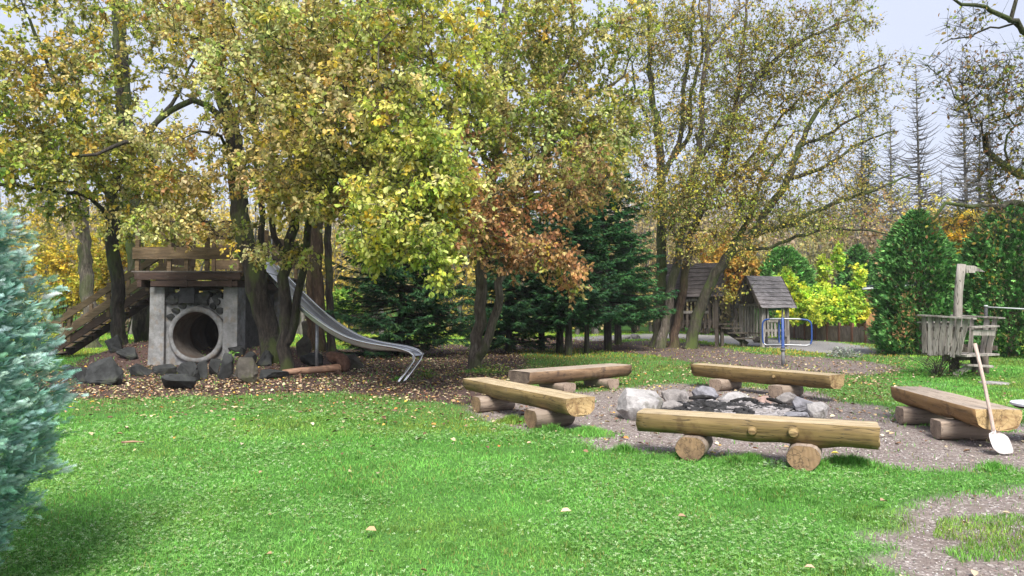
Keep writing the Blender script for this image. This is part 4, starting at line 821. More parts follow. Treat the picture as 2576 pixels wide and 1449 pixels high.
for a in [("biggest pale boulder at the left of the fire pit, mossy at its foot", 1554, 1674, 974, 1056, 'stone_pale', 21, .8), ("squat grey stone just right of the big pale boulder", 1668, 1740, 979, 1016, 'stone_grey', 2, .8), ("upright grey stone at the back of the fire pit, tallest of the ring", 1746, 1812, 967, 1014, 'stone_blue', 3, .7),
          ("pale pinkish stone behind the ash, right of the upright stone", 1815, 1893, 985, 1018, 'stone_pale', 4, .7), ("small pink stone in the middle of the back of the fire pit", 1903, 1953, 994, 1021, 'stone_pink', 5, .8), ("grey stone below the right support of the slim golden bench", 1958, 2016, 987, 1024, 'stone_grey', 6, .8),
          ("bluish slanting slab near the right of the fire pit", 1999, 2056, 995, 1042, 'stone_blue', 7, .7), ("pale cracked boulder at the right end of the fire pit", 2034, 2095, 1009, 1052, 'stone_pale', 8, .8), ("low flat stone half hidden behind the near bench", 1880, 1968, 1028, 1048, 'stone_grey', 9, .6),
          ("low mossy stone between the big boulder and the ash", 1655, 1724, 1008, 1034, 'stone_grey', 10, .7), ("small flat stone under the slanting slab", 1972, 2042, 1036, 1053, 'stone_blue', 11, .6), ("tiny grey stone on the ash right of the upright stone", 1800, 1832, 1002, 1018, 'stone_grey', 12, .8), ("long low pale stone in front of the pinkish one", 1822, 1880, 1010, 1024, 'stone_pale', 13, .5)]:
    rock(a[0], *a[1:5], a[5], a[6], a[7], cat="stone", group=FG, name="fire_pit_stone", npt=24)
MG = "dark rocks banked around the concrete pipe"
for k, a in enumerate([("large flat-faced dark boulder left of the pipe mouth", 212, 303, 902, 968, 'basalt', .6), ("leftmost dark rock by the foot of the stairs", 152, 194, 921, 955, 'basalt', .8), ("small jagged rock left of the flat-faced boulder", 180, 226, 926, 964, 'basalt', .7),
          ("low rectangular rock right of the flat-faced boulder", 316, 373, 917, 946, 'basalt', .6), ("isolated dark block nearest the lawn, on the leaf litter", 400, 483, 944, 981, 'basalt', .6), ("flat rock just below the left concrete pillar", 381, 442, 916, 943, 'basalt', .7), ("pointed rock below the pipe mouth", 440, 497, 914, 958, 'basalt', .7),
          ("narrow rock standing right of the pointed rock", 490, 522, 910, 953, 'basalt', .7), ("dark upright rock with a leafy plant on it", 543, 581, 891, 955, 'basalt', .7), ("big brownish angular rock left of the log's pale end", 577, 642, 905, 964, 'basalt_brown', .7), ("rock slab left of the slim forked tree", 262, 302, 866, 908, 'basalt', .7), ("flat rock slab beneath the slim forked tree", 292, 345, 886, 914, 'basalt', .7),
          ("rock between the leaning trunk and the leafy plant", 605, 644, 876, 915, 'basalt', .8), ("grey block against the right concrete pillar", 577, 637, 842, 887, 'basalt', .7), ("low flat rock behind the driftwood log's left half", 646, 722, 932, 954, 'basalt', .6), ("wedge-shaped rock behind the driftwood log's middle", 751, 810, 890, 929, 'basalt', .6),
          ("tall pointed brown rock behind the twin-stemmed tree", 756, 794, 812, 890, 'basalt_brown', .7), ("brown rock left of the tall pointed one", 742, 778, 842, 894, 'basalt_brown', .8), ("flat-topped rock right of the tall pointed one", 790, 847, 862, 889, 'basalt', .7), ("broad rock right of the driftwood root", 860, 914, 895, 929, 'basalt_brown', .6),
          ("rock wedged under the pipe's right rim", 570, 612, 872, 900, 'basalt', .8), ("small rock below the leafy plant", 520, 552, 905, 945, 'basalt', .8), ("rock at the foot of the leaning trunk", 640, 682, 886, 920, 'basalt', .8)]):
    rock(a[0], *a[1:5], a[5], 40+k, a[6], group=MG)
for k, a in enumerate([("rounded stone on the far lawn edge, right one of two", 1586, 1612, 841, 852, 'stone_grey', .8), ("small far stone left of a rounded one at the lawn edge", 1572, 1588, 846, 853, 'stone_grey', .8), ("dark boulder under the nearer playhouse", 1818+77, 1921, 846, 862, 'basalt_brown', .8)]):
    rock(a[0], *a[1:5], a[5], 80+k, a[6])
# pale wrapped heap on the grass right of the spinner: low silvery plant clump
# ------------------------------------------------------------------ concrete pipe house with deck, stairs, slide
sx0, sx1, sy = -10.19, -7.72, 20.0
def structure():
    t = thing("concrete_tunnel", "weathered concrete pipe tunnel between two pillars, rubble stones above the round mouth", "tunnel", ((sx0+sx1)/2, sy+1.9, .2))
    zt = CH+(HZ-722)*sy/F_
    def block(x0, x1, y0, y1, z0, z1, mat, name, flare=0, nz=6):
        mb = MB(); V = []; F = []
        for i in range(nz+1):
            z = z0+(z1-z0)*i/nz; f = flare*(1-i/nz)**3
            V += [(x0-f, y0-f*.8, z), (x1+f*.3, y0-f*.8, z), (x1+f*.3, y1, z), (x0-f, y1, z)]
        F.append((3, 2, 1, 0)); b = nz*4; F.append((b, b+1, b+2, b+3))
        for i in range(nz):
            for j in range(4): k = (j+1) % 4; F.append((4*i+j, 4*i+k, 4*i+4+k, 4*i+4+j))
        mb.add(V, F); return mb.build(name, mat, t, bevel=.015)
    xl = P(413, 800, sy)[0]; xr = P(561, 800, sy)[0]
    block(sx0, xl, sy, sy+.62, -.3, zt, 'concrete', "pillar", .05); block(xr, sx1, sy, sy+.62, -.3, zt, 'concrete', "pillar", .03)
    block(sx0+.1, sx0+.4, sy+.625, sy+3.4, -.2, zt-.25, 'mortar', "side_wall"); block(sx1-.4, sx1-.1, sy+.625, sy+3.4, -.2, zt-.15, 'mortar', "side_wall")
    block(sx1-.42, sx1+.02, sy+3.41, sy+3.95, -.2, zt, 'concrete', "pillar"); block(sx0, sx0+.42, sy+3.41, sy+3.95, -.2, zt, 'concrete', "pillar")
    c = P(491, 843, sy-.05); cz = c[2]; cx = c[0]; ri = 58*sy/F_; ro = ri+.115
    # front wall with the hole
    mb = MB(); n = 48; x0, x1, z0, z1 = xl+.002, xr-.002, -.3, cz+ro+.30; yy = sy+.12
    V = []; F = []
    for i in range(n):
        a = 2*math.pi*i/n; ca, sa = math.cos(a), math.sin(a); k = 1e9
        if ca > 1e-6: k = min(k, (x1-cx)/ca)
        if ca < -1e-6: k = min(k, (x0-cx)/ca)
        if sa > 1e-6: k = min(k, (z1-cz)/sa)
        if sa < -1e-6: k = min(k, (z0-cz)/sa)
        k = max(k, ri*1.01)
        V += [(cx+ri*ca, yy, cz+ri*sa), (cx+k*ca, yy, cz+k*sa), (cx+ri*ca, yy+.3, cz+ri*sa), (cx+k*ca, yy+.3, cz+k*sa)]
    for i in range(n):
        a, b = 4*i, 4*((i+1) % n); F += [(a, b, b+1, a+1), (a+2, a+3, b+3, b+2), (a+1, b+1, b+3, a+3)]
    mb.add(V, F); mb.build("front_wall", 'concrete', t)
    # concrete ring and the apron under it
    V = []; F = []; prof = [(ri, -.02), (ro-.01, -.02), (ro+.03, .02), (ro+.05, .119), (ri, .119)]
    for i in range(64):
        a = 2*math.pi*i/64; wv = 1+.012*math.sin(5*a)+.008*math.sin(13*a)
        for rr, dy in prof: V.append((cx+(rr if rr == ri else rr*wv)*math.cos(a), sy+dy, cz+(rr if rr == ri else rr*wv)*math.sin(a)))
    for i in range(64):
        for j in range(5): k = (j+1) % 5; ii_ = (i+1) % 64; F.append((5*i+j, 5*ii_+j, 5*ii_+k, 5*i+k))
    o = mesh_obj("pipe_ring", V, F, 'concrete', parent=t, smooth=True)
    V = []; F = []
    ys = [sy-.018, sy+.6, sy+1.0, sy+1.02, sy+1.04, sy+2.0, sy+2.02, sy+2.04, sy+3.4]; rs = [ri-.004, ri-.006, ri-.006, ri-.02, ri-.006, ri-.006, ri-.02, ri-.006, ri-.006]
    for y, rr in zip(ys, rs):
        for i in range(48): a = 2*math.pi*i/48; V.append((cx+rr*math.cos(a), y, cz+rr*math.sin(a)))
    for q in range(len(ys)-1):
        for i in range(48): k = (i+1) % 48; F.append((48*q+i, 48*q+k, 48*q+48+k, 48*q+48+i))
    F.append(tuple(48*(len(ys)-1)+i for i in range(48)))
    mesh_obj("pipe", V, F, 'concrete_in', parent=t, smooth=True)
    # rubble above
    r = random.Random(5); mb = MB(); top = zt-.12
    mb.add([(xl+.003, sy+.2, z1-.25), (xr-.003, sy+.2, z1-.25), (xr-.003, sy+.2, top-.28), (cx+.35, sy+.2, top-.05), (cx-.1, sy+.2, top-.20), (xl+.003, sy+.2, top)] +
           [(xl+.003, sy+.5, z1-.25), (xr-.003, sy+.5, z1-.25), (xr-.003, sy+.5, top-.28), (cx+.35, sy+.5, top-.05), (cx-.1, sy+.5, top-.20), (xl+.003, sy+.5, top)],
           [(0, 1, 2, 3, 4, 5), (11, 10, 9, 8, 7, 6)]+[(i, (i+6), (i+1) % 6+6, (i+1) % 6) for i in range(6)], 0)
    mb.build("rubble_wall", 'mortar', t)
    mbs = MB(); cnt = 0
    def pebble(px, pz, sx_, sz_):
        q = []; nn = 9
        o1 = [(px+sx_*math.cos(2*math.pi*i/nn)*r.uniform(.75, 1.1), pz+sz_*math.sin(2*math.pi*i/nn)*r.uniform(.75, 1.1)) for i in range(nn)]
        yb, yf = sy+.21, sy+r.uniform(.02, .09)
        V = [(a, yb, b) for a, b in o1]+[(px+(a-px)*.8, yf, pz+(b-pz)*.8) for a, b in o1]+[(px, yf-.02, pz)]
        F = [(i, (i+1) % nn, nn+(i+1) % nn, nn+i) for i in range(nn)]+[(nn+i, nn+(i+1) % nn, 2*nn) for i in range(nn)]
        mbs.add(V, F)
    for i in range(13):
        a = math.pi*(.03+.94*i/12); rr = ro+.16
        if xl+.08 < cx+rr*math.cos(a) < xr-.06: pebble(cx+rr*math.cos(a), cz+rr*math.sin(a), r.uniform(.10, .15), r.uniform(.09, .13))
    for i in range(44):
        px = r.uniform(xl+.12, xr-.12); pz = r.uniform(cz+ro+.16, top-.10); pebble(px, pz, r.uniform(.11, .19), r.uniform(.08, .13))
    mbs.build("rubble_stones", 'basalt', t)
structure()
def deck():
    z = CH+(HZ-681)*19.8/F_; x0, x1, y0, y1 = -10.62, -7.55, 19.8, 25.1
    t = thing("play_platform", "dark timber platform with board railings standing on the concrete tunnel", "platform", ((x0+x1)/2, 21.9, z-.4))
    mb = MB()
    for i in range(33):
        y = y0+.005+i*(y1-y0)/33; mb.plank((x0, y+.07, z-.02), (x1, y+.07, z-.02), .14, .04, (0, 1, 0), 2, .003)
    mb.V = [(v[0], v[1], v[2]) for v in mb.V]; mb.build("deck_boards", 'tread', t)
    for nm, pts in (("beam", ((x0+.08, y0+.05), (x1-.02, y0+.05))), ("beam", ((x0+.08, y1-.1), (x1-.02, y1-.1)))):
        MB().plank((*pts[0], z-.15), (*pts[1], z-.15), .20, .09, (0, 0, 1), 4).build(nm, 'deck_dark', t, bevel=.006)
    for x in (x0+.25, -9.1, x1-.3):
        MB().plank((x, y0-.04, z-.355), (x, y1+.05, z-.355), .20, .12, (0, 0, 1), 3).build("joist", 'deck_dark', t)
    MB().plank((x0+.55, y0+.02, z-.36), (x1-.1, y0+.02, z-.36), .15, .06).build("beam", 'deck_dark', t)
    # corner blocks onto the concrete
    MB().plank((-9.15, y0+.35, z-.47), (-9.15, y0+.35, z-.9), .42, .3, (1, 0, 0)).build("support_block", 'darkmetal', t)
    # railings: front, back, right-back; z levels from the photo
    H1 = 1.36
    def post(x, y, h=H1): MB().plank((x, y, z-.15), (x, y, z+h), .11, .09, (1, 0, 0)).build("post", 'deck_wood', t, bevel=.005)
    for x in (x0+.12, -9.6, -9.12, -8.55, x1-.05): post(x, y0+.11, 1.3 if x < -9 else H1)
    MB().plank((x0+.02, y0+.04, z+.50), (x1+.05, y0+.04, z+.49), .33, .045, (0, 0, 1), 5, .006).build("rail_board", 'deck_wood', t)
    MB().plank((-9.95, y0+.04, z+1.06), (x1+.05, y0+.04, z+1.04), .34, .045, (0, 0, 1), 5, .006).build("rail_board", 'deck_wood', t)
    MB().plank((x0+.3, y0+.08, z+H1+.02), (x1+.02, y0+.08, z+H1+.02), .04, .13).build("handrail", 'deck_dark', t)
    for x in (x0+.12, -9.6, -8.6, x1-.05): post(x, y1-.11)
    for h in (.5, 1.05): MB().plank((x0+.02, y1-.04, z+h), (x1+.02, y1-.04, z+h), .33, .045, (0, 0, 1), 5, .006).build("rail_board", 'deck_wood', t)
    for h in (.5, 1.05):
        MB().plank((x1+.01, 22.0, z+h), (x1+.01, y1, z+h), .33, .045, (0, 0, 1), 4, .006).build("rail_board", 'deck_wood', t)
        MB().plank((x0-.01, 21.8, z+h), (x0-.01, 23.8, z+h), .33, .045, (0, 0, 1), 4, .006).build("rail_board", 'deck_wood', t)
    for yy in (21.9,): post(x1-.03, yy); post(x0+.03, yy)
    return z
ZD = deck()
def stairs():
    xt, xb = -11.9, -15.95; ya, yb = 23.9, 25.0; zb = -.02; t = thing("wooden_stairs", "open-tread dark timber stairs with board railings rising to the platform", "stairs", ((xt+xb)/2, 24.4, 0))
    zt = ZD-.05; n = 13
    for i in range(n):
        f = (i+.5)/n; x = xt+(xb-xt)*f; z = zt+(zb-zt)*f
        MB().plank((x, ya-.02, z), (x, yb+.02, z), .30, .045, (1, 0, 0), 2).build("tread", 'tread', t)
    sl = (zt-zb)/(xb-xt)
    for y in (ya-.06, yb+.06):
        MB().plank((xt+.05, y, zt-.12), (xb, y, zb-.12), .24, .06, (0, 0, 1), 3).build("stringer", 'deck_dark', t)
        MB().plank((xt, y-.07, zt+.22), (xb+.25, y-.07, zb+.30), .20, .045, (0, 0, 1), 4, .006).build("rail_board", 'deck_wood', t)
        MB().plank((xt, y-.07, zt+.72), (xb+.1, y-.07, zb+.80), .20, .045, (0, 0, 1), 4, .006).build("rail_board", 'deck_wood', t)
        for f in (.08, .40, .72, .97):
            x = xt+(xb-xt)*f; z = zt+(zb-zt)*f; MB().plank((x, y-.01, z-.2), (x, y-.01, z+(.95 if y < 24 else 1.1)), .11, .07, (1, 0, 0)).build("post", 'deck_wood', t)
    mb = MB()
    for i in range(8): mb.plank((xt+.08+i*.16, ya-.05, ZD-.02), (xt+.08+i*.16, yb+.05, ZD-.02), .15, .04, (1, 0, 0), 2)
    mb.build("landing", 'tread', t); MB().plank((xt, ya-.07, ZD-.14), (-10.6, ya-.07, ZD-.14), .2, .06).build("landing_beam", 'deck_dark', t)
    for h in (.25, .78): MB().plank((xt-.02, ya-.12, ZD+h), (-10.66, ya-.12, ZD+h), .20, .04).build("rail_board", 'deck_wood', t)
    for xx in (xt+.1, -10.75): MB().plank((xx, ya-.05, -.1), (xx, ya-.05, ZD+.95), .11, .09, (1, 0, 0)).build("post", 'deck_wood', t)
    MB().tube([(xt+.1, yb+.04, zt+1.15), (xb-.1, yb+.04, zb+1.18)], .045, 8).build("handrail", 'deck_dark', t, True)
stairs()
def slide():
    near = [(633, 645), (670, 684), (711, 726), (771, 783), (822, 821), (875, 850), (928, 864), (998, 874), (1034, 881), (1046, 892)]
    A, Cc, B = np.array((-7.5, 20.6)), np.array((-5.0, 17.0)), np.array((-2.2, 16.2)); uu = np.linspace(0, 1, 400)[:, None]; bz = (1-uu)**2*A+2*uu*(1-uu)*Cc+uu**2*B; bx = W_/2+F_*bz[:, 0]/bz[:, 1]
    t = thing("slide", "long stainless steel slide curving from the platform to a bent tube foot", "slide", (-4.8, 18.2, 0))
    pts = []
    for (x, y) in near:
        k = int(np.argmin(np.abs(bx-x))); q = bz[k]; pts.append((q[0], q[1], P(x, y, q[1])[2]))
    pts = np.array(pts); s0 = np.concatenate([[0], np.cumsum(np.linalg.norm(np.diff(pts, axis=0), axis=1))]); ss = np.linspace(0, s0[-1], 46)
    c = np.stack([np.interp(ss, s0, pts[:, i]) for i in range(3)], 1)
    for _ in range(4): c[1:-1] = c[1:-1]*.5+(c[:-2]+c[2:])*.25
    w = .46; tg = np.gradient(c[:, :2], axis=0); tg /= np.linalg.norm(tg, axis=1)[:, None]
    for _ in range(12): tg[1:-1] = (tg[:-2]+tg[1:-1]+tg[2:])/3
    PV = np.stack([-tg[:, 1], tg[:, 0], 0*tg[:, 0]], 1); off = PV[-1]*w
    # trough
    prof = [(-.02, -.02), (-.005, -.12), (.03, -.15), (.23, -.16), (.43, -.15), (.465, -.12), (.48, -.02), (.465, -.02), (.452, -.115), (.42, -.137), (.23, -.145), (.04, -.137), (.008, -.115), (-.005, -.02)]
    # the side walls shrink toward the foot
    V = []; F = []; n = len(prof)
    for i, p in enumerate(c):
        k = 1 if i < 38 else max(.18, 1-(i-38)/9)
        for a, b in prof: V.append(p+PV[i]*a+np.array((0, 0, b*k)))
    for i in range(len(c)-1):
        for j in range(n): k = (j+1) % n; F.append((i*n+j, i*n+k, (i+1)*n+k, (i+1)*n+j))
    F += [tuple(range(n))[::-1], tuple((len(c)-1)*n+j for j in range(n))]
    mesh_obj("chute", V, F, 'steel', parent=t, smooth=False)
    ft = np.array([P(1044, 906, 16.2), P(1024, 930, 16.0), G(998, 962)]); ft[2, 2] -= .05
    for o_ in (0, 1):
        cc = np.vstack([c+PV*w*o_, ft+off*o_*np.array((.6, 1, 1))]); q = cc.copy()
        for _ in range(1): q[40:-1] = q[40:-1]*.6+(q[39:-2]+q[41:])*.2
        MB().tube(q, .034, 10).build("side_rail", 'steel_rail', t, True)
    # start hoop and a mid strut
    for s_, i in ((.0, 1),):
        p = c[i]; MB().tube([p+np.array((0, 0, .0)), p+np.array((0, 0, .85)), p+PV[1]*w+np.array((0, 0, .85)), p+PV[1]*w], .025, 8).build("start_frame", 'steel_rail', t, True)
    m = c[24]+PV[24]*w*.5; MB().tube([(m[0], m[1], m[2]-.2), (m[0], m[1], -.05)], .04, 8).build("strut", 'wornsteel', t, True)
slide()
# driftwood log with root stump
def drift():
    a = G(711, 948); a[2] += .10; b = P(800, 930, a[1]+.15); c = P(858, 924, a[1]+.3)
    t = thing("driftwood_log", "peeled pinkish log with a dark twisted root stump, lying before the rocks", "log", G(780, 950))
    MB().tube([a, a*.5+b*.5+np.array((0, 0, .012)), b, c], [.075, .08, .085, .095], 12, 0, True).build("log", ['pinkwood'], t, True)
    r = np.random.default_rng(4); pts = np.array([P(866, 935, a[1]+.3), P(868, 915, a[1]+.35), P(856, 902, a[1]+.4), P(838, 897, a[1]+.4), P(826, 905, a[1]+.4)]); tt = np.linspace(0, 4, 15)
    pts = np.stack([np.interp(tt, range(5), pts[:, i]) for i in range(3)], 1); pts[1:-1] = pts[1:-1]*.5+(pts[:-2]+pts[2:])*.25
    V, F = tube(pts, np.array([.07, .11, .14, .15, .155, .15, .15, .15, .14, .14, .15, .16, .17, .15, .06]), 14); V = V+r.standard_normal(V.shape)*.008
    mb = MB(); mb.add(V, F); mb.F += [tuple(range(14))[::-1], tuple(14*14+i for i in range(14))]; mb.m += [0, 0]; mb.build("root_stump", 'rootwood', t, True)
    for q in ([P(850, 935, a[1]+.2), P(862, 950, a[1]), G(876, 968)],):
        MB().tube(q, [.06, .04, .02], 7).build("root_arm", 'rootwood', t, True)
    for q in ([P(752, 938, a[1]+.1), P(757, 950, a[1]-.1), G(757, 962)], [P(738, 936, a[1]+.1), P(752, 934, a[1]), P(758, 931, a[1])]):
        MB().tube(q, [.035, .03, .018], 7).build("branch_stub", 'pinkwood', t, True)
drift()
mb = MB(); g = G(306, 1118); g2 = G(362, 1117); mb.tube([g+np.array((0, 0, .035)), (g+g2)/2+np.array((0, 0, .042)), g2+np.array((0, 0, .035))], [.013, .012, .006], 7)
tag(mb.build("stick", 'pinkwood', None, True), "short peeled orange stick lying on the lawn at the left", "stick")
# ------------------------------------------------------------------ playhouses
def playhouse(label, corner, a, b, la, lb, floor, eave, ridge, dark, seed, flip=False, slats=None):
    """corner nearest the camera; a = direction of the eave wall, b = direction of the gable wall"""
    c = Vector((*corner, 0)); a = Vector((*a, 0)).normalized(); b = Vector((*b, 0)).normalized(); r = random.Random(seed)
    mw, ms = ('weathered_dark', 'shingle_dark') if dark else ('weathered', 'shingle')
    t = thing("playhouse", label, "playhouse", c+a*la/2+b*lb/2)
    Z = Vector((0, 0, 1))
    for p in (c, c+a*la, c+b*lb, c+a*la+b*lb):
        MB().plank(p-Z*.1, p+Z*(eave-.02), .15, .13, a, 4, .010, seed=r.random()).build("post", mw, t, bevel=.01)
    mb = MB(); k = 9
    for i in range(k): q = c+b*lb*(i+.5)/k; mb.plank(q-a*.05+Z*floor, q+a*(la+.05)+Z*floor, lb/k*.92, .045, b, 2)
    mb.build("floor", 'weathered_dark', t)
    # walls of irregular slats
    def wall(p0, d, L, out, skip=(), low=0., win=None, top=None):
        n = int(L/.185); mb = MB()
        for i in range(n):
            f = (i+.5)/n
            if any(s0 <= f <= s1 for s0, s1 in skip): continue
            x = p0+d*L*f+out*.035; zt_ = (top(f) if top else eave-.04)+r.uniform(-.02, .02); zb_ = floor-.18+r.uniform(-.05, .05)
            tl = d*r.uniform(-.02, .02)
            if win and win[0] <= f <= win[1]:
                mb.plank(x+Z*zb_, x+tl+Z*win[2], .105*r.uniform(.85, 1.1), .025, d, 4, .008, seed=r.random()); mb.plank(x+Z*win[3], x+tl+Z*zt_, .105, .025, d, 2, .008)
            else: mb.plank(x+Z*zb_, x+tl+Z*zt_, .105*r.uniform(.85, 1.1), .025, d, 5, .009, seed=r.random())
        mb.build("slat_wall", mw, t)
    # opposite walls
    mid = lambda f: eave-.04+(ridge-eave-.12)*(1-abs(2*f-1))
    win = (.22, .72, floor+.55, floor+.98)
    wall(c, a, la, -b, win=win); wall(c+b*lb, a, la, b); wall(c, b, lb, -a, top=None, skip=() if not flip else ((.55, .95),)); wall(c+a*la, b, lb, a, skip=((.2, .8),))
    for p in (c, c+a*la):
        o_ = -a if p == c else a
        mb = MB(); n = int(lb/.14)
        for i in range(n): f = (i+.5)/n; q = p+b*lb*f+o_*.065; mb.plank(q+Z*(eave-.10), q+Z*mid(f), .12, .025, b, 2, .004)
        mb.build("gable", 'weathered_dark', t)
        MB().plank(p+o_*.07+Z*(eave-.12), p+b*lb+o_*.07+Z*(eave-.12), .10, .05).build("tie_beam", mw, t)
    for zz in (floor+.12, eave-.25):
        MB().plank(c-b*.0+Z*zz, c+a*la+Z*zz, .10, .05).build("rail", mw, t)
    # window trim
    q0 = c-b*.055+a*la*win[0]; q1 = c-b*.055+a*la*win[1]
    MB().plank(q0+Z*(win[3]+.04), (q0+q1)/2+Z*(win[3]+.10), .10, .03).plank((q0+q1)/2+Z*(win[3]+.10), q1+Z*(win[3]+.04), .10, .03).build("window_arch", 'greenpaint' if not dark else 'weathered', t)
    MB().plank(q0-a*.1+Z*(win[2]-.02), q1+a*.1+Z*(win[2]-.02), .12, .05).build("window_sill", 'weathered', t)
    # shingled roof
    ov = .28; ro = c+b*lb/2; 
    for sgn in (-1, 1):
        mb = MB(); n = 8; e = .24
        dn = (b*sgn*(lb/2+e)); top = ro+Z*ridge; low = ro+dn+Z*(eave-.20*(ridge-eave)); sl = (low-top)
        nn = (a.cross(sl)).normalized(); nn = nn if nn.z > 0 else -nn
        for i in range(n):
            f0 = i/n; f1 = min(1.03, (i+1.35)/n); p0 = top+sl*f0+nn*.012; p1 = top+sl*f1+nn*(.052)
            m = 7
            V = []; F = []
            for j in range(m+1):
                g = -ov+(la+2*ov)*j/m; dd = sl.normalized()*r.uniform(-.018, .018)+nn*.012*math.sin(j*1.7+i)
                for q in (p0, p1+dd): V += [q+a*g, q+a*g-nn*.028]
            for j in range(m): s_ = 4*j; F += [(s_, s_+4, s_+6, s_+2), (s_+1, s_+3, s_+7, s_+5), (s_+2, s_+6, s_+7, s_+3), (s_, s_+1, s_+5, s_+4)]
            F += [(0, 2, 3, 1), (4*m, 4*m+1, 4*m+3, 4*m+2)]
            mb.add(V, F)
        mb.build("roof_slope", ms, t)
        for g in (-ov-.03, la+ov+.03):
            MB().plank(top+a*g-nn*.03, low+a*g-nn*.03, .13, .03, nn, 3).build("barge_board", 'weathered_dark', t)
    return t
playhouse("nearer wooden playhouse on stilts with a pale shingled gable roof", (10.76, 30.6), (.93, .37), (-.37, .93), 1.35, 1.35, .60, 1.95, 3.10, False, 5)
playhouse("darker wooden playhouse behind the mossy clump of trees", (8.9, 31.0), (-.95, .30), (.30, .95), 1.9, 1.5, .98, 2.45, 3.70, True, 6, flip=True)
def steps():
    t = thing("plank_steps", "dark plank steps climbing between the two playhouses", "steps", (9.95, 31.3, 0))
    for x, z in ((9.25, .95), (9.75, .78), (9.6, .50), (9.9, .42)): pass
    A = Vector((10.35, 30.95, 0)); B = Vector((9.15, 31.5, 0))
    for f, z in ((.18, .36), (.40, .60), (.62, .80), (.85, .98)):
        p = A.lerp(B, f); MB().plank(p+Vector((-.38, .15, z)), p+Vector((.42, -.1, z)), .34, .06, (0, 1, 0), 3).build("step_board", 'weathered_dark', t)
    MB().plank(A+Vector((0, .35, .1)), B+Vector((0, .35, .92)), .2, .05).build("stringer", 'weathered_dark', t)
    for p, h in ((A.lerp(B, .2)+Vector((.0, .1, 0)), .6), (A.lerp(B, .9), .95)): MB().plank(p-Vector((0, 0, .1)), p+Vector((0, 0, h)), .13, .13, (1, 0, 0)).build("post", 'weathered_dark', t)
steps()
# spinner
def spinner():
    g = G(1970, 918); t = thing("playground_spinner", "blue upright spinner with looped tube handles on a grey post", "spinner", g); x, y = g[0], g[1]; d = y
    def zz(py): return P(1970, py, d)[2]
    MB().tube([(x, y, -.1), (x, y, zz(872))], .050, 14).build("post", 'greypole', t, True)
    MB().tube([(x, y, zz(876)), (x, y, zz(872)), (x, y, zz(800)), (x, y, zz(799))], [.062, .045, .042, .03], 14).build("sleeve", 'bluepaint', t, True)
    MB().tube([(x, y, zz(882)), (x, y, zz(877))], .075, 14).build("collar", 'greypole', t, True)
    for ang, R in ((math.radians(-8), .80), (math.radians(172-20), .56), (math.radians(80), .55)):
        dx, dy = math.cos(ang)*R, math.sin(ang)*R; zt, zb = zz(802), zz(869); pts = [(0, zt), (.55, zt-.005), (.86, zt-.03), (.97, zt-.10), (1.0, zt-.2), (1.0, zb+.16), (.96, zb+.05), (.84, zb), (.5, zb+.01), (0, zb+.02)]
        P3 = np.array([(x+dx*u, y+dy*u, z) for u, z in pts]); tt = np.linspace(0, 9, 55); P3 = np.stack([np.interp(tt, range(10), P3[:, i]) for i in range(3)], 1)
        for _ in range(3): P3[1:-1] = P3[1:-1]*.5+(P3[:-2]+P3[2:])*.25
        MB().tube(P3[:38], .024, 8).build("handle_loop", 'bluepaint', t, True); MB().tube(P3[37:], .0245, 8).build("foot_bar", 'wornsteel', t, True)
        MB().tube(P3[:9], .0255, 8).build("top_bar", 'wornsteel', t, True)
spinner()
# board fence
def fence():
    A = P(1975, 850, 40.5); B = P(2215, 868, 32.5); A[2] = B[2] = 0; A = Vector(A); B = Vector(B); t = thing("board_fence", "low fence of upright grey boards between reddish posts along the path", "fence", (A+B)/2); d = (B-A).normalized(); L = (B-A).length; out = Vector((d.y, -d.x, 0))
    if out.y > 0: out = -out
    r = random.Random(3); n = 8
    for i in range(n+1):
        p = A+d*L*i/n; MB().plank(p-Vector((0, 0, .1)), p+Vector((0, 0, .98)), .13, .10, d, 2).build("post", 'fence_post', t)
    for i in range(n):
        mb = MB(); m = 5
        for j in range(m):
            p = A+d*L*(i+(j+.62)/(m+.2))/n+out*.01; ti = d*r.uniform(-.035, .015); mb.plank(p+Vector((0, 0, .03)), p+ti+Vector((0, 0, .80+r.uniform(-.03, .03))), L/n/(m+.2)*.93, .03, d, 3, .006)
        mb.build("board_panel", 'fence_board', t)
    for h in (.2, .62): MB().plank(A-out*.03+Vector((0, 0, h)), B-out*.03+Vector((0, 0, h)), .08, .04).build("back_rail", 'fence_board', t)
fence()
def picket():
    A = P(1740, 838, 47); B = P(1868, 838, 47); A[2] = B[2] = 0; A = Vector(A); B = Vector(B); t = thing("picket_fence", "thin brown picket fence seen between the playhouses across the path", "fence", (A+B)/2); d = (B-A).normalized(); L = (B-A).length
    mb = MB(); n = 26
    for i in range(n): p = A+d*L*(i+.5)/n; mb.plank(p+Vector((0, -.03, .08)), p+Vector((0, -.03, 1.15)), .05, .03, d, 1)
    mb.build("pickets", 'fence_board', t)
    for i in range(4): p = A+d*L*i/3; MB().plank(p-Vector((0, 0, .1)), p+Vector((0, 0, 1.35)), .12, .12, d, 1).build("post", 'fence_board', t)
    for h in (.2, 1.0): MB().plank(A+Vector((0, 0, h)), B+Vector((0, 0, h)), .08, .04).build("rail", 'fence_board', t)
picket()
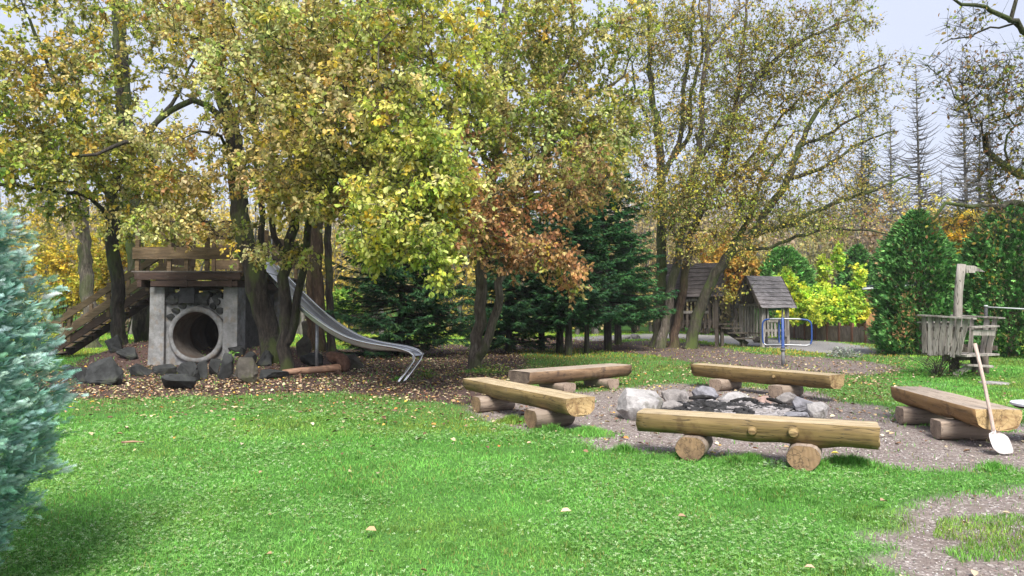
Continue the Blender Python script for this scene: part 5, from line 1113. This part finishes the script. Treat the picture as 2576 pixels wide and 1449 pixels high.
def hut():
    x = P(2190, 800, 38)[0]; t = thing("wooden_hut", "orange-brown plank hut with dark roof peeking out beside the big thuja", "hut", (x+1.3, 39, 0))
    x0, x1, y0, y1 = x-.25, x+2.6, 38, 40.5; zr = P(2190, 722, 38)[2]
    for (a, b) in (((x0, y0), (x1, y0)), ((x0, y0), (x0, y1)), ((x1, y0), (x1, y1)), ((x0, y1), (x1, y1))):
        a = Vector((*a, 0)); b = Vector((*b, 0)); n = int((b-a).length/.16); mb = MB(); d = (b-a).normalized()
        for i in range(n): p = a+(b-a)*(i+.5)/n; mb.plank(p, p+Vector((0, 0, zr-.05)), .155, .035, d, 1, 0)
        mb.build("plank_wall", 'hutwood', t)
    MB().plank((x0-.35, (y0+y1)/2, zr), (x1+.3, (y0+y1)/2, zr+.25), y1-y0+.7, .12, (0, 1, 0), 1, 0).build("roof", 'roofing', t)
    MB().plank((x0-.36, y0-.37, zr-.10), (x1+.3, y0-.37, zr+.15), .09, .02, (0, 0, 1), 1, 0).build("fascia", 'whitetrim', t)
    MB().tube([(x0-.22, y0-.1, zr-.1), (x0-.1, y0-.1, zr-.45), (x0-.06, y0-.06, .0)], .04, 6).build("downpipe", 'darkmetal', t, True)
hut()
# carved wooden play ship
def ship():
    t = thing("play_ship", "weathered plank play ship with a crooked mast and wooden flag", "play ship", (10.7, 17.2, 0))
    r = random.Random(8); V3 = Vector
    def panel(a0, a1, zt0, zt1, zb, nslat, lean0, lean1, name, missing=()):
        a0 = V3((*a0, 0)); a1 = V3((*a1, 0)); d = (a1-a0); dn = d.normalized(); mb = MB()
        for i in range(nslat):
            if i in missing: continue
            f = (i+.45)/nslat; b0 = a0+d*f; zt = zt0+(zt1-zt0)*f; ln = dn*(lean0+(lean1-lean0)*f); w = d.length/nslat*r.uniform(.58, .80)
            mb.plank(b0-ln*.9+V3((0, 0, zb+r.uniform(-.03, .04))), b0+ln+V3((0, 0, zt-.02)), w, .04, dn, 6, .013, seed=r.random()*99)
        mb.build(name, 'weathered', t)
        nrm = V3((dn.y, -dn.x, 0))*.05
        MB().plank(a0-dn*.06+V3((0, 0, zt0)), a1+dn*(.08+lean1)+V3((0, 0, zt1)), .15, .035, nrm, 4, .006).build("top_rail", 'weathered', t)
        for h in (.16, .62): MB().plank(a0-nrm*.8+V3((0, 0, zb+h)), a1-nrm*.8+V3((0, 0, zb+h)), .11, .05).build("cross_rail", 'weathered_dark', t)
    panel((9.98, 17.35), (10.42, 16.35), 1.475, 1.405, .53, 7, -.01, .13, "side_planks")
    panel((11.13, 17.9), (11.58, 17.05), 1.47, 1.41, .53, 6, -.01, .10, "side_planks", (1, 3))
    panel((10.02, 17.42), (11.13, 17.98), 1.30, 1.30, .55, 6, 0, 0, "bow_planks", ())
    mb = MB()
    for i in range(6):
        p = V3((10.02, 17.35, .54)).lerp(V3((10.50, 16.45, .54)), (i+.5)/6); mb.plank(p, p+V3((1.14, .56, 0)), .17, .045, (.45, -.89, 0), 2)
    mb.build("floor", 'weathered', t)
    MB().plank((10.62, 16.50, 1.20), (11.50, 16.95, 1.22), .20, .04, (0.4, -.9, 0), 2).build("seat_plank", 'weathered', t)
    MB().plank((10.66, 16.50, 1.08), (11.45, 16.93, 1.06), .13, .04).build("cross_rail", 'weathered', t)
    m0 = P(2409, 800, 17.2); m1 = P(2411, 735, 17.2); m2 = P(2419, 665, 17.2)
    V, F = tube(np.array([(m0[0]-.03, 17.2, .5), m0, m0*.5+m1*.5, m1, m1*.5+m2*.5, m2]), [.10, .098, .093, .092, .095, .094], 14); mbm = MB(); mbm.add(V, F); mbm.F += [tuple(range(14))[::-1], tuple(5*14+i for i in range(14))]; mbm.m += [0, 0]; mbm.build("mast", 'weathered', t, True)
    q0 = P(2430, 676, 17.2); mbf = MB(); z0 = q0[2]
    ol = [(0, .08), (.20, .07), (.34, -.01), (.46, -.08), (.22, -.06), (.20, -.10), (0, -.10)]
    VV = [(q0[0]+a, 17.18, z0+b) for a, b in ol]+[(q0[0]+a, 17.22, z0+b) for a, b in ol]; mbf.add(VV, [tuple(range(7)), tuple(range(7, 14))[::-1]]+[(i, i+7, (i+1) % 7+7, (i+1) % 7) for i in range(7)]); mbf.build("flag", 'weathered', t)
    MB().plank((10.25, 16.9, .46), (11.3, 17.4, .46), .14, .14).build("beam", 'weathered_dark', t, bevel=.01)
    for (px, d, r_) in ((2400, 17.1, .11), (2456, 17.2, .13), (2474, 17.6, .11)):
        b = P(px, 945, d); MB().tube([(b[0], d, -.1), (b[0]+.01, d, .25), (b[0], d, .5)], [r_*1.1, r_, r_*.95], 12).build("post", 'weathered_dark', t, True)
    s0 = P(2415, 917, 16.9); s1 = P(2498, 922, 16.6)
    MB().plank(s0, s1, .26, .05, (.2, 1, 0), 3, .01).build("step_plank", 'weathered', t, bevel=.008)
    MB().plank(P(2400, 944, 16.9), P(2442, 920, 16.8), .12, .06).build("brace", 'weathered', t)
ship()
# shovel
def shovel():
    g = G(2515, 1137); d = g[1]; t = thing("shovel", "dusty shovel with pale wooden handle leaning against the bench at the right", "shovel", g)
    top = P(2452, 865, 8.55); bot = P(2503, 1103, 8.12); k = np.array([bot*(1-u)+top*u+np.array((.012*math.sin(3*u), 0, 0)) for u in np.linspace(0, 1, 9)])
    MB().tube(k, [.020, .0215, .021, .0205, .020, .020, .020, .021, .023], 10).build("handle", 'handle', t, True)
    q = P(2499, 1082, 8.16); MB().tube([q, bot, bot+(bot-q)*.35], [.024, .025, .018], 10).build("socket", 'blade', t, True)
    # blade: grid bent into a scoop
    c0 = P(2504, 1090, 8.12); c1 = P(2520, 1138, 7.98); c1[2] = .015; ax = Vector(c1-c0); L = ax.length; ax.normalize(); sd_ = Vector((1, .15, 0)); sd_ = (sd_-ax*sd_.dot(ax)).normalized(); nn = sd_.cross(ax); nn = nn if nn.y < 0 else -nn
    prof = [(0, .03), (.06, .07), (.14, .105), (.3, .118), (.6, .122), (.9, .118), (1., .105)]; V = []; F = []; m = 9
    for i in range(13):
        u = i/12; w = np.interp(u, [p[0] for p in prof], [p[1] for p in prof])
        for j in range(m):
            v = (j/(m-1)-.5)*2; h = .035*v*v-.018*math.exp(-(v/.25)**2)*(1-u) ; p = Vector(c0)+ax*(u*L*1.0+(.02*(1-v*v) if i == 12 else 0))+sd_*w*v+nn*h; V.append(p)
    n = len(V); V += [v-nn*.004 for v in V]
    for i in range(12):
        for j in range(m-1): a = i*m+j; F += [(a, a+1, a+m+1, a+m), (n+a, n+a+m, n+a+m+1, n+a+1)]
    for i in range(12): F += [(i*m, (i+1)*m, n+(i+1)*m, n+i*m), (i*m+m-1, n+i*m+m-1, n+(i+1)*m+m-1, (i+1)*m+m-1)]
    for j in range(m-1): F += [(12*m+j, 12*m+j+1, n+12*m+j+1, n+12*m+j), (j, n+j, n+j+1, j+1)]
    mesh_obj("blade", V, F, 'blade', parent=t, smooth=True)
shovel()
# round table at the right edge, exercise bar
def edge_things():
    c = P(2625, 1014, 8.6); t = thing("round_table", "pale round tabletop just entering at the right edge", "table", (c[0], c[1], 0)); z = c[2]
    mb = MB(); mb.tube([(c[0], c[1], z-.035), (c[0], c[1], z-.028), (c[0], c[1], z-.004), (c[0], c[1], z)], [.32, .335, .335, .33], 48, 0, True); mb.build("tabletop", ['tabletop'], t)
    MB().tube([(c[0], c[1], z-.06), (c[0], c[1], z-.036)], [.29, .31], 40).build("underside_rim", 'darkmetal', t)
    MB().tube([(c[0], c[1], -.02), (c[0], c[1], z-.06)], .045, 14).build("leg", 'darkmetal', t, True)
    MB().tube([(c[0], c[1], 0), (c[0], c[1], .03)], [.22, .2], 30).build("base", 'darkmetal', t)
    p = P(2480, 770, 22); q = P(2640, 778, 21); t = thing("exercise_bar", "thin pale horizontal bar on a short post before the right thuja", "bar", (p[0], p[1], 0))
    MB().tube([(p[0], p[1], -.1), (p[0], p[1], p[2]-.01)], .05, 10).build("post", 'darkmetal', t, True); MB().tube([(q[0], q[1], -.1), (q[0], q[1], q[2])], .05, 10).build("post", 'darkmetal', t, True)
    MB().tube([(p[0], p[1], p[2]-.03), (q[0], q[1], q[2]-.03)], .022, 8).build("crossbar", 'whitetrim', t, True)
    MB().tube([(p[0], p[1], p[2]-.02), (p[0], p[1], p[2]+.03)], [.06, .05], 10).build("post_cap", 'whitetrim', t, True)
    g = G(2500, 965); mb = MB(); V = []; n = 20
    mb.tube([(g[0], g[1], .0), (g[0], g[1], .04), (g[0], g[1], .055)], [.30, .29, .20], 24); tag(mb.build("paving_stone", 'stone_pale', None, True), "flat pale stone disc in the grass beside the ship", "stone slab")
edge_things()
# small plants
def plant(name, label, cat, x, y, R, H, pal, L, n, seed, mat='leaf', droop=.1, z=None, stems=0):
    r = np.random.default_rng(seed); g = G(x, y); 
    if z is not None: g[2] = z
    root = thing(name, label, cat, g); q = r.standard_normal((n, 3)); q /= np.linalg.norm(q, axis=1)[:, None]; q *= r.random((n, 1))**.5
    B = g+np.stack([q[:, 0]*R, q[:, 1]*R, np.abs(q[:, 2])*H], 1); D = q*np.array((1, 1, .5))+r.standard_normal((n, 3))*.3+np.array((0, 0, .3-droop)); Ls = L*r.uniform(.6, 1.2, n)
    V, F, C = leaves_mesh(B, D, Ls, Ls*.55, r.standard_normal((n, 3))*.4+np.array((0, 0, 1)), pick(r, pal, n))
    mesh_obj("leaves", V, [F], mat, col=C, parent=root)
    mb = MB()
    for i in range(max(8, stems)):
        a = r.uniform(0, 6.28); k = r.uniform(.3, 1); e = g+np.array((math.cos(a)*R*k, math.sin(a)*R*k, H*r.uniform(.7, 1.15))); v, f = tube(np.array([g+np.array((math.cos(a)*.02, math.sin(a)*.02, -.02)), (g+e)/2+np.array((-math.cos(a)*R*.15, 0, .02)), e]), [.009 if stems else .004, .007 if stems else .003, .003 if stems else .0015], 4); mb.add(v, f)
    mb.build("stems", ['bark'], root, True); return root
plant("leafy_plant", "bright green leafy plant sprouting on the dark upright rock", "plant", 580, 916, .28, .38, mixp(((.22, .45, .10), 3), ((.35, .55, .15), 2)), .09, 90, 1)
plant("leafy_plant", "yellow-green low plant at the foot of the twin grey trunks", "plant", 1240, 942, .45, .30, mixp(((.28, .38, .08), 3), ((.45, .45, .12), 2), ((.14, .24, .05), 2)), .08, 200, 2)
plant("leafy_plant", "small pale seedling before the near bench's right support", "plant", 1950, 1172, .09, .07, mixp(((.30, .42, .24), 3), ((.2, .33, .16), 2)), .06, 26, 3)
plant("leafy_plant", "tuft of green plants right of the slide foot", "plant", 1068, 948, .35, .18, mixp(((.12, .24, .05), 3), ((.25, .35, .08), 2)), .07, 120, 4)
plant("bramble", "arching bare thorny stems with few leaves under the ship's left side", "bush", 2360, 950, .85, .62, mixp(((.08, .14, .04), 3), ((.16, .16, .06), 2), ((.20, .10, .06), 1)), .07, 190, 5, stems=46)
plant("leafy_plant", "low green groundcover between the bramble and the ship posts", "plant", 2420, 952, .7, .22, mixp(((.10, .22, .05), 3), ((.16, .30, .07), 2)), .07, 260, 6)
plant("groundcover_clump", "silvery low clump on the grass right of the spinner", "plant", 2125, 898, .55, .30, mixp(((.30, .32, .28), 3), ((.42, .44, .40), 2), ((.16, .2, .13), 2)), .11, 330, 7)
plant("dry_grass_tuft", "straw-coloured grass tuft at the foot of the leftmost mossy clump stem", "grass tuft", 1662, 872, .40, .30, mixp(((.42, .32, .16), 3), ((.30, .26, .12), 2)), .14, 220, 8)
# ------------------------------------------------------------------ ash bed
def ash():
    r = np.random.default_rng(12); g0 = G(1845, 1035); cx, cy = g0[0], g0[1]; n = 2600
    a = r.uniform(0, 6.28, n); k = r.random(n)**.5; X = cx+np.cos(a)*k*1.15; Y = cy+np.sin(a)*k*.95; s = r.uniform(.008, .035, n)*np.where(r.random(n) < .12, 2., 1.)
    h = .10*(1-k**2)
    Vs = []; c8 = np.array([(-1, -1, -1), (1, -1, -1), (1, 1, -1), (-1, 1, -1), (-1, -1, 1), (1, -1, 1), (1, 1, 1), (-1, 1, 1)], float)
    rot = r.uniform(0, 6.28, n); el = r.uniform(.6, 2.6, n); v = c8[None]*np.stack([s*el, s*.7, s*.5], 1)[:, None]*r.uniform(.7, 1.2, (n, 8, 1))
    x = v[..., 0]*np.cos(rot)[:, None]-v[..., 1]*np.sin(rot)[:, None]; y = v[..., 0]*np.sin(rot)[:, None]+v[..., 1]*np.cos(rot)[:, None]
    V = np.stack([x+X[:, None], y+Y[:, None], v[..., 2]+x*.3*r.uniform(-1, 1, (n, 1))+h[:, None]+.01+terr(X, Y)[:, None]], -1).reshape(-1, 3)
    f8 = np.array([(0, 3, 2, 1), (4, 5, 6, 7), (0, 1, 5, 4), (1, 2, 6, 5), (2, 3, 7, 6), (3, 0, 4, 7)]); F = (np.arange(n)[:, None, None]*8+f8).reshape(-1, 4)
    zone = vn(X, Y, .28, 44); dark = (zone+.4*r.random(n)) > .66
    C = np.where(dark[:, None], np.array((.035, .034, .035)), np.array((.30, .28, .28)))*r.uniform(.6, 1.3, (n, 1))
    m = 22; aa = np.arange(m)*2*math.pi/m; VV = [(cx, cy, .10)]; FF = []
    for q, kk in enumerate((.3, .6, .85, 1.05)):
        for t in aa: VV.append((cx+math.cos(t)*1.18*kk*(1+.06*math.sin(3*t)), cy+math.sin(t)*.98*kk, .10*(1-kk**2)+.004*math.sin(7*t)+float(terr(cx, cy))))
    for i in range(m): FF.append((0, 1+i, 1+(i+1) % m, 1+i))
    nb = len(V); VV = np.array(VV); cols = [(.30, .285, .28)]*len(VV)
    F2 = np.array([(1+q*m+i, 1+q*m+(i+1) % m, 1+(q+1)*m+(i+1) % m, 1+(q+1)*m+i) for q in range(3) for i in range(m)]); F1 = np.array([(0, 1+i, 1+(i+1) % m) for i in range(m)])
    mt, n_, b_ = newmat('ash_mix'); at = n_.nodes.new("ShaderNodeAttribute"); at.attribute_name = 'col'; nz = noise_(n_, 26, 6)
    n_.links.new(mixc(n_, thresh(n_, nz, .60, .72), at.outputs["Color"], (.035, .034, .035)), b_.inputs["Base Color"]); b_.inputs["Roughness"].default_value = .95
    o = mesh_obj("ash_bed", np.concatenate([V, VV]), [F, F2+nb, F1+nb], [M['dryleaf'], mt], mi=np.concatenate([np.zeros(len(F)), np.ones(len(F2)+len(F1))]), col=np.concatenate([np.repeat(C, 8, 0), cols]))
    tag(o, "grey ash and black charcoal scattered between the fire pit stones", "ash", None, 'stuff')
ash()
M['char'] = speck('charred_wood', [(.3, (.008, .008, .008)), (.6, (.03, .028, .027)), (.85, (.16, .155, .15))], 8, .9, bs=1., bd=.02)
for (xa, ya, xb_, yb_, rr, lab) in ((1735, 1020, 1800, 1014, .035, "charred stick lying on the ash at the left of the fire pit"), (1840, 1030, 1905, 1022, .045, "thick charred log in the middle of the ash"), (1930, 1022, 1975, 1032, .03, "short charred stub at the right of the ash")):
    a = G(xa, ya); b = G(xb_, yb_); a[2] += .13; b[2] += .10; m_ = (a+b)/2+np.array((0, .02, .015)); mb = MB(); mb.tube([a, a*.6+m_*.4, m_, m_*.4+b*.6, b], [rr*.7, rr, rr*1.1, rr*.9, rr*.5], 8); tag(mb.build("charred_wood", 'char', None, True), lab, "firewood", "burnt wood in the fire pit")
# ------------------------------------------------------------------ fallen leaves, grass
def wedge(r, d0, d1, dens, sl=.80, ext=1.5):
    n = int(dens*(d1-d0)*(2*(sl*(d0+d1)/2+ext))); Y = r.uniform(d0, d1, n); X = r.uniform(-1, 1, n)*(sl*Y+ext); return X, Y
def fallen():
    r = np.random.default_rng(200); Xs, Ys = [], []
    for d0, d1, dn in ((3, 8, 34), (8, 14, 120), (14, 20, 130), (20, 28, 70), (28, 40, 30)):
        X, Y = wedge(r, d0, d1, dn); l, g, h = zones(X+.2*r.standard_normal(len(X)), Y+.35*r.standard_normal(len(X))); fade = vn(X, Y, .7, 61)
        u, v = proj(X, Y, 0*X); nearl = inpoly(u, v, [(100, 960), (2300, 900), (2300, 1010), (1600, 1000), (1500, 1060), (1250, 1090), (900, 1075), (400, 1060), (180, 1070)])
        mul = inpoly(u, v, LITTER[1]); p = np.where(mul, .32, 1.)*np.where(l > 0, .80, np.where(g > 0, .16*np.clip((Y-7)/4, .35, 1.2), np.where(nearl, .10+.26*fade**2, .022)))*(.35+1.1*fade)
        k = r.random(len(X)) < p; Xs.append(X[k]); Ys.append(Y[k])
    X = np.concatenate(Xs); Y = np.concatenate(Ys); l, g, h = zones(X, Y); n = len(X); Z = terr(X, Y)+np.where((l+g) > 0, .008, .045)+r.uniform(0, .012, n)
    a = r.uniform(0, 6.283, n); D = np.stack([np.cos(a), np.sin(a), r.uniform(-.25, .35, n)], 1); L = r.uniform(.035, .09, n)
    Nn = r.standard_normal((n, 3))*.22+np.array((0, 0, 1.)); pal = mixp(((.46, .35, .21), 3.2), ((.33, .22, .13), 3.2), ((.58, .48, .32), 1.5), ((.55, .38, .08), .7), ((.14, .08, .05), 3.4), ((.50, .22, .07), .5), ((.35, .36, .15), .7))
    V, F, C = leaves_mesh(np.stack([X, Y, Z], 1), D, L, L*.62, Nn, pick(r, pal, n), fold=.5)
    tag(mesh_obj("fallen_leaves", V, [F], 'dryleaf', col=C), "tan and yellow fallen leaves scattered over mulch and lawn", "leaves", None, 'stuff')
    # leaves on the platform, the stairs and the reddish bench
fallen()
def grass():
    r = np.random.default_rng(300); Xs, Ys, Hs, Ws = [], [], [], []
    for d0, d1, dn, h, w in ((2.6, 4.2, 6500, .036, .0042), (4.2, 6, 5200, .038, .0052), (6, 8.5, 3200, .040, .0070), (8.5, 12, 1700, .044, .0095), (12, 17, 800, .05, .014), (17, 24, 380, .06, .020), (24, 36, 130, .07, .03), (36, 52, 45, .09, .05)):
        X, Y = wedge(r, d0, d1, dn, .74, .6 if d0 < 8 else 1.2); l, g, h_ = zones(X+.10*np.clip(Y/9, .3, 2)*r.standard_normal(len(X)), Y+.18*np.clip(Y/9, .25, 2)*r.standard_normal(len(X))); dd = .68+.5*fbm(X, Y, .5, 71)
        u, v = proj(X, Y, 0*X); thin = inpoly(u, v, [(180, 985), (1300, 985), (1500, 1060), (1200, 1075), (900, 1050), (400, 1045), (180, 1060)]) | inpoly(u, v, [(1280, 870), (2300, 870), (2280, 960), (1280, 985)])
        p = np.where(l > 0, .045, np.where(g > 0, .012, np.where(h_ > 0, .0, 1.)))*np.where(thin, .62, 1)*np.clip(dd, .2, 1)
        pt = inpoly(u, v, [(2360, 1300), (2700, 1280), (2700, 1400), (2420, 1410), (2340, 1370)]) & (g > 0); p = np.where(pt, .9*np.clip((fbm(X, Y, .35, 140)-.44)/.10, 0, 1), p)
        worn = np.where(g+l+h_ > 0, 1, np.clip((fbm(X, Y, .9, 77)-.20)/.12, .25, 1)); k = r.random(len(X)) < p*worn
        X = X[k]; Y = Y[k]; Xs.append(X); Ys.append(Y); Hs.append(h*r.uniform(.5, 1.35, len(X))*(.70+.6*fbm(X, Y, .6, 80)+1.6*np.clip(vn(X, Y, .16, 83)-.68, 0, 1))); Ws.append(np.full(len(X), w)*r.uniform(.7, 1.3, len(X)))
    # taller tufts around bench supports, edges and trunks
    tufts = [(1890, 1160, .16, 900), (2150, 1168, .22, 1500), (2110, 1166, .15, 900), (1730, 1150, .14, 900), (1480, 1090, .28, 1600), (1390, 1085, .2, 900), (1290, 1060, .2, 900), (1570, 1135, .15, 500), (1850, 1165, .16, 700), (1010, 955, .2, 200), (2060, 1175, .12, 500),
             (1205, 935, .4, 600), (1430, 885, .3, 400), (2500, 1180, .2, 500), (2450, 945, .5, 900), (2330, 945, .5, 700), (2520, 1080, .12, 300), (1660, 870, .5, 500)]
    for (x, y, R, n) in tufts:
        g = G(x, y); a = r.uniform(0, 6.28, n); k = np.abs(r.standard_normal(n))*.6*R; Xs.append(g[0]+np.cos(a)*k*1.3); Ys.append(g[1]+np.sin(a)*k); Hs.append(r.uniform(.04, .13, n)*np.exp(-(k/R)**2)+.02); Ws.append(np.full(n, .0011*max(4, g[1])*.85))
    X = np.concatenate(Xs); Y = np.concatenate(Ys); H = np.concatenate(Hs); W = np.concatenate(Ws); n = len(X)
    Z = terr(X, Y)-.012; a = r.uniform(0, 6.283, n); ln = r.uniform(.1, .9, n)*H; dx, dy = np.cos(a), np.sin(a); b = r.uniform(0, 6.283, n); sx, sy_ = np.cos(b)*W/2, np.sin(b)*W/2
    B = np.stack([X, Y, Z], 1); S_ = np.stack([sx, sy_, 0*sx], 1); mid = B+np.stack([dx*ln*.35, dy*ln*.35, H*.62], 1); tip = B+np.stack([dx*ln, dy*ln, H*r.uniform(.75, 1.05, n)], 1)
    V = np.stack([B-S_, B+S_, mid+S_*.8, mid-S_*.8, tip], 1).reshape(-1, 3); q = np.arange(n)[:, None]*5; F4 = q+np.array([[0, 1, 2, 3]]); F3 = q+np.array([[3, 2, 4]])
    big = fbm(X, Y, 1.4, 90); hue = fbm(X, Y, 2.3, 190); pa = np.stack([.10+.12*big+.34*np.clip(hue-.42, 0, 1), (.25+.21*big)*1.1, .04+.065*big], 1)*(.62+.88*r.random((n, 1)))*(.62+.76*fbm(X, Y, .40, 210))[:, None]*np.where(vn(X, Y, .16, 83) > .74, .78, 1.)[:, None]
    yl = r.random(n) < (.05+.5*np.clip(fbm(X, Y, .8, 95)-.5, 0, 1)); pa[yl] = np.array((.34, .34, .10))*r.uniform(.6, 1.2, (int(yl.sum()), 1)); far = Y > 24; pa[far] *= np.array((1.7, 1.25, .9))
    u, v = proj(X, Y, 0*X); th = inpoly(u, v, [(180, 975), (1300, 975), (1500, 1050), (1200, 1060), (900, 1040), (400, 1035), (180, 1050)]) | inpoly(u, v, [(1240, 868), (2300, 868), (2250, 960), (2300, 1010), (1280, 1000)]); k = th & (r.random(n) < .8); pa[k] *= np.array((1.0, .66, .85)); k = th & (r.random(n) < .22); pa[k] = np.array((.30, .24, .12))*r.uniform(.5, 1.2, (int(k.sum()), 1))
    pa = pa*np.array((1, 1, 1))
    C = np.repeat(pa, 5, 0); tag(mesh_obj("grass", V, [F4, F3], 'grass', col=C), "short green lawn grass with worn edges", "grass", None, 'stuff')
    # clover
    Xs, Ys = [], []
    for d0, d1, dn in ((2.6, 4.5, 2600), (4.5, 7, 1900), (7, 10.5, 1000), (10.5, 15, 350)):
        X, Y = wedge(r, d0, d1, dn, .74, .6); l, g, h_ = zones(X, Y); cl = fbm(X, Y, 1.1, 120); k = (l+g+h_ == 0) & (r.random(len(X)) < np.clip((cl-.34)/.25, .08, 1)); Xs.append(X[k]); Ys.append(Y[k])
    X = np.concatenate(Xs); Y = np.concatenate(Ys); n = len(X); s = r.uniform(.006, .0115, n)*np.clip(Y/6, 1, 1.6); Z = terr(X, Y)+r.uniform(.014, .036, n); a0 = r.uniform(0, 6.28, n); tl = r.standard_normal((n, 2))*.28
    Vq = []
    for k in range(3):
        a = a0+k*2.094
        for (u, v) in ((.1, 0), (.8, -.55), (1.35, 0), (.8, .55)):
            px = (u*np.cos(a)-v*np.sin(a))*s; py = (u*np.sin(a)+v*np.cos(a))*s; Vq.append(np.stack([X+px, Y+py, Z+px*tl[:, 0]+py*tl[:, 1]+.15*s*abs(v)], 1))
    V = np.stack(Vq, 1).reshape(-1, 3); F = np.arange(len(V)).reshape(-1, 4); C = np.repeat(pick(r, mixp(((.17, .38, .08), 4), ((.27, .47, .15), 3), ((.46, .58, .32), 1.4)), n, .12), 12, 0)
    tag(mesh_obj("clover", V, [F], 'grass', col=C), "small clover leaves growing through the lawn", "clover", None, 'stuff')
grass()
def gravel():
    r = np.random.default_rng(400); Xs, Ys = [], []
    for d0, d1, dn in ((3, 5.5, 900), (5.5, 9, 500), (9, 14, 160)):
        X, Y = wedge(r, d0, d1, dn, .76, .5); l, g, h_ = zones(X, Y); k = (g > 0) & (r.random(len(X)) < .25+.9*vn(X, Y, .5, 130)); Xs.append(X[k]); Ys.append(Y[k])
    X = np.concatenate(Xs); Y = np.concatenate(Ys); n = len(X); s = r.uniform(.003, .009, n)*np.clip(Y/5, 1, 2); o8 = np.array([(1, 0, 0), (0, 1, 0), (-1, 0, 0), (0, -1, 0), (0, 0, .7), (0, 0, -.7)], float)
    V = o8[None]*s[:, None, None]*r.uniform(.6, 1.3, (n, 6, 1)); a = r.uniform(0, 6.28, n)[:, None]; x = V[..., 0]*np.cos(a)-V[..., 1]*np.sin(a); y = V[..., 0]*np.sin(a)+V[..., 1]*np.cos(a)
    V = np.stack([x+X[:, None], y+Y[:, None], V[..., 2]+(terr(X, Y)-.011)[:, None]], -1).reshape(-1, 3); f = np.array([(0, 1, 4), (1, 2, 4), (2, 3, 4), (3, 0, 4)]); F = (np.arange(n)[:, None, None]*6+f).reshape(-1, 3)
    C = np.repeat(pick(r, mixp(((.30, .255, .235), 4), ((.20, .165, .15), 3), ((.48, .44, .41), 1.6), ((.10, .08, .075), 1.5)), n), 6, 0)
    tag(mesh_obj("gravel", V, [F], 'dryleaf', col=C), "fine pinkish-grey gravel around the fire pit", "gravel", None, 'stuff')
gravel()

# ------------------------------------------------------------------ thin autumn haze
def haze():
    mb = MB(); x0, x1, y0, y1, z0, z1 = -300, 300, -40, 345, -6, 42
    V = [(x, y, z) for z in (z0, z1) for x, y in ((x0, y0), (x1, y0), (x1, y1), (x0, y1))]
    m = bpy.data.materials.new("haze"); m.use_nodes = True; n = m.node_tree; n.nodes.clear()
    v = n.nodes.new("ShaderNodeVolumePrincipled"); v.inputs["Color"].default_value = (.93, .95, 1, 1); v.inputs["Density"].default_value = .0004; o_ = n.nodes.new("ShaderNodeOutputMaterial")
    n.links.new(v.outputs[0], o_.inputs["Volume"])
    o = mesh_obj("haze", V, [(3, 2, 1, 0), (4, 5, 6, 7), (0, 1, 5, 4), (1, 2, 6, 5), (2, 3, 7, 6), (3, 0, 4, 7)], [m]); tag(o, "thin pale haze in the autumn air", "haze", None, 'stuff')
haze()
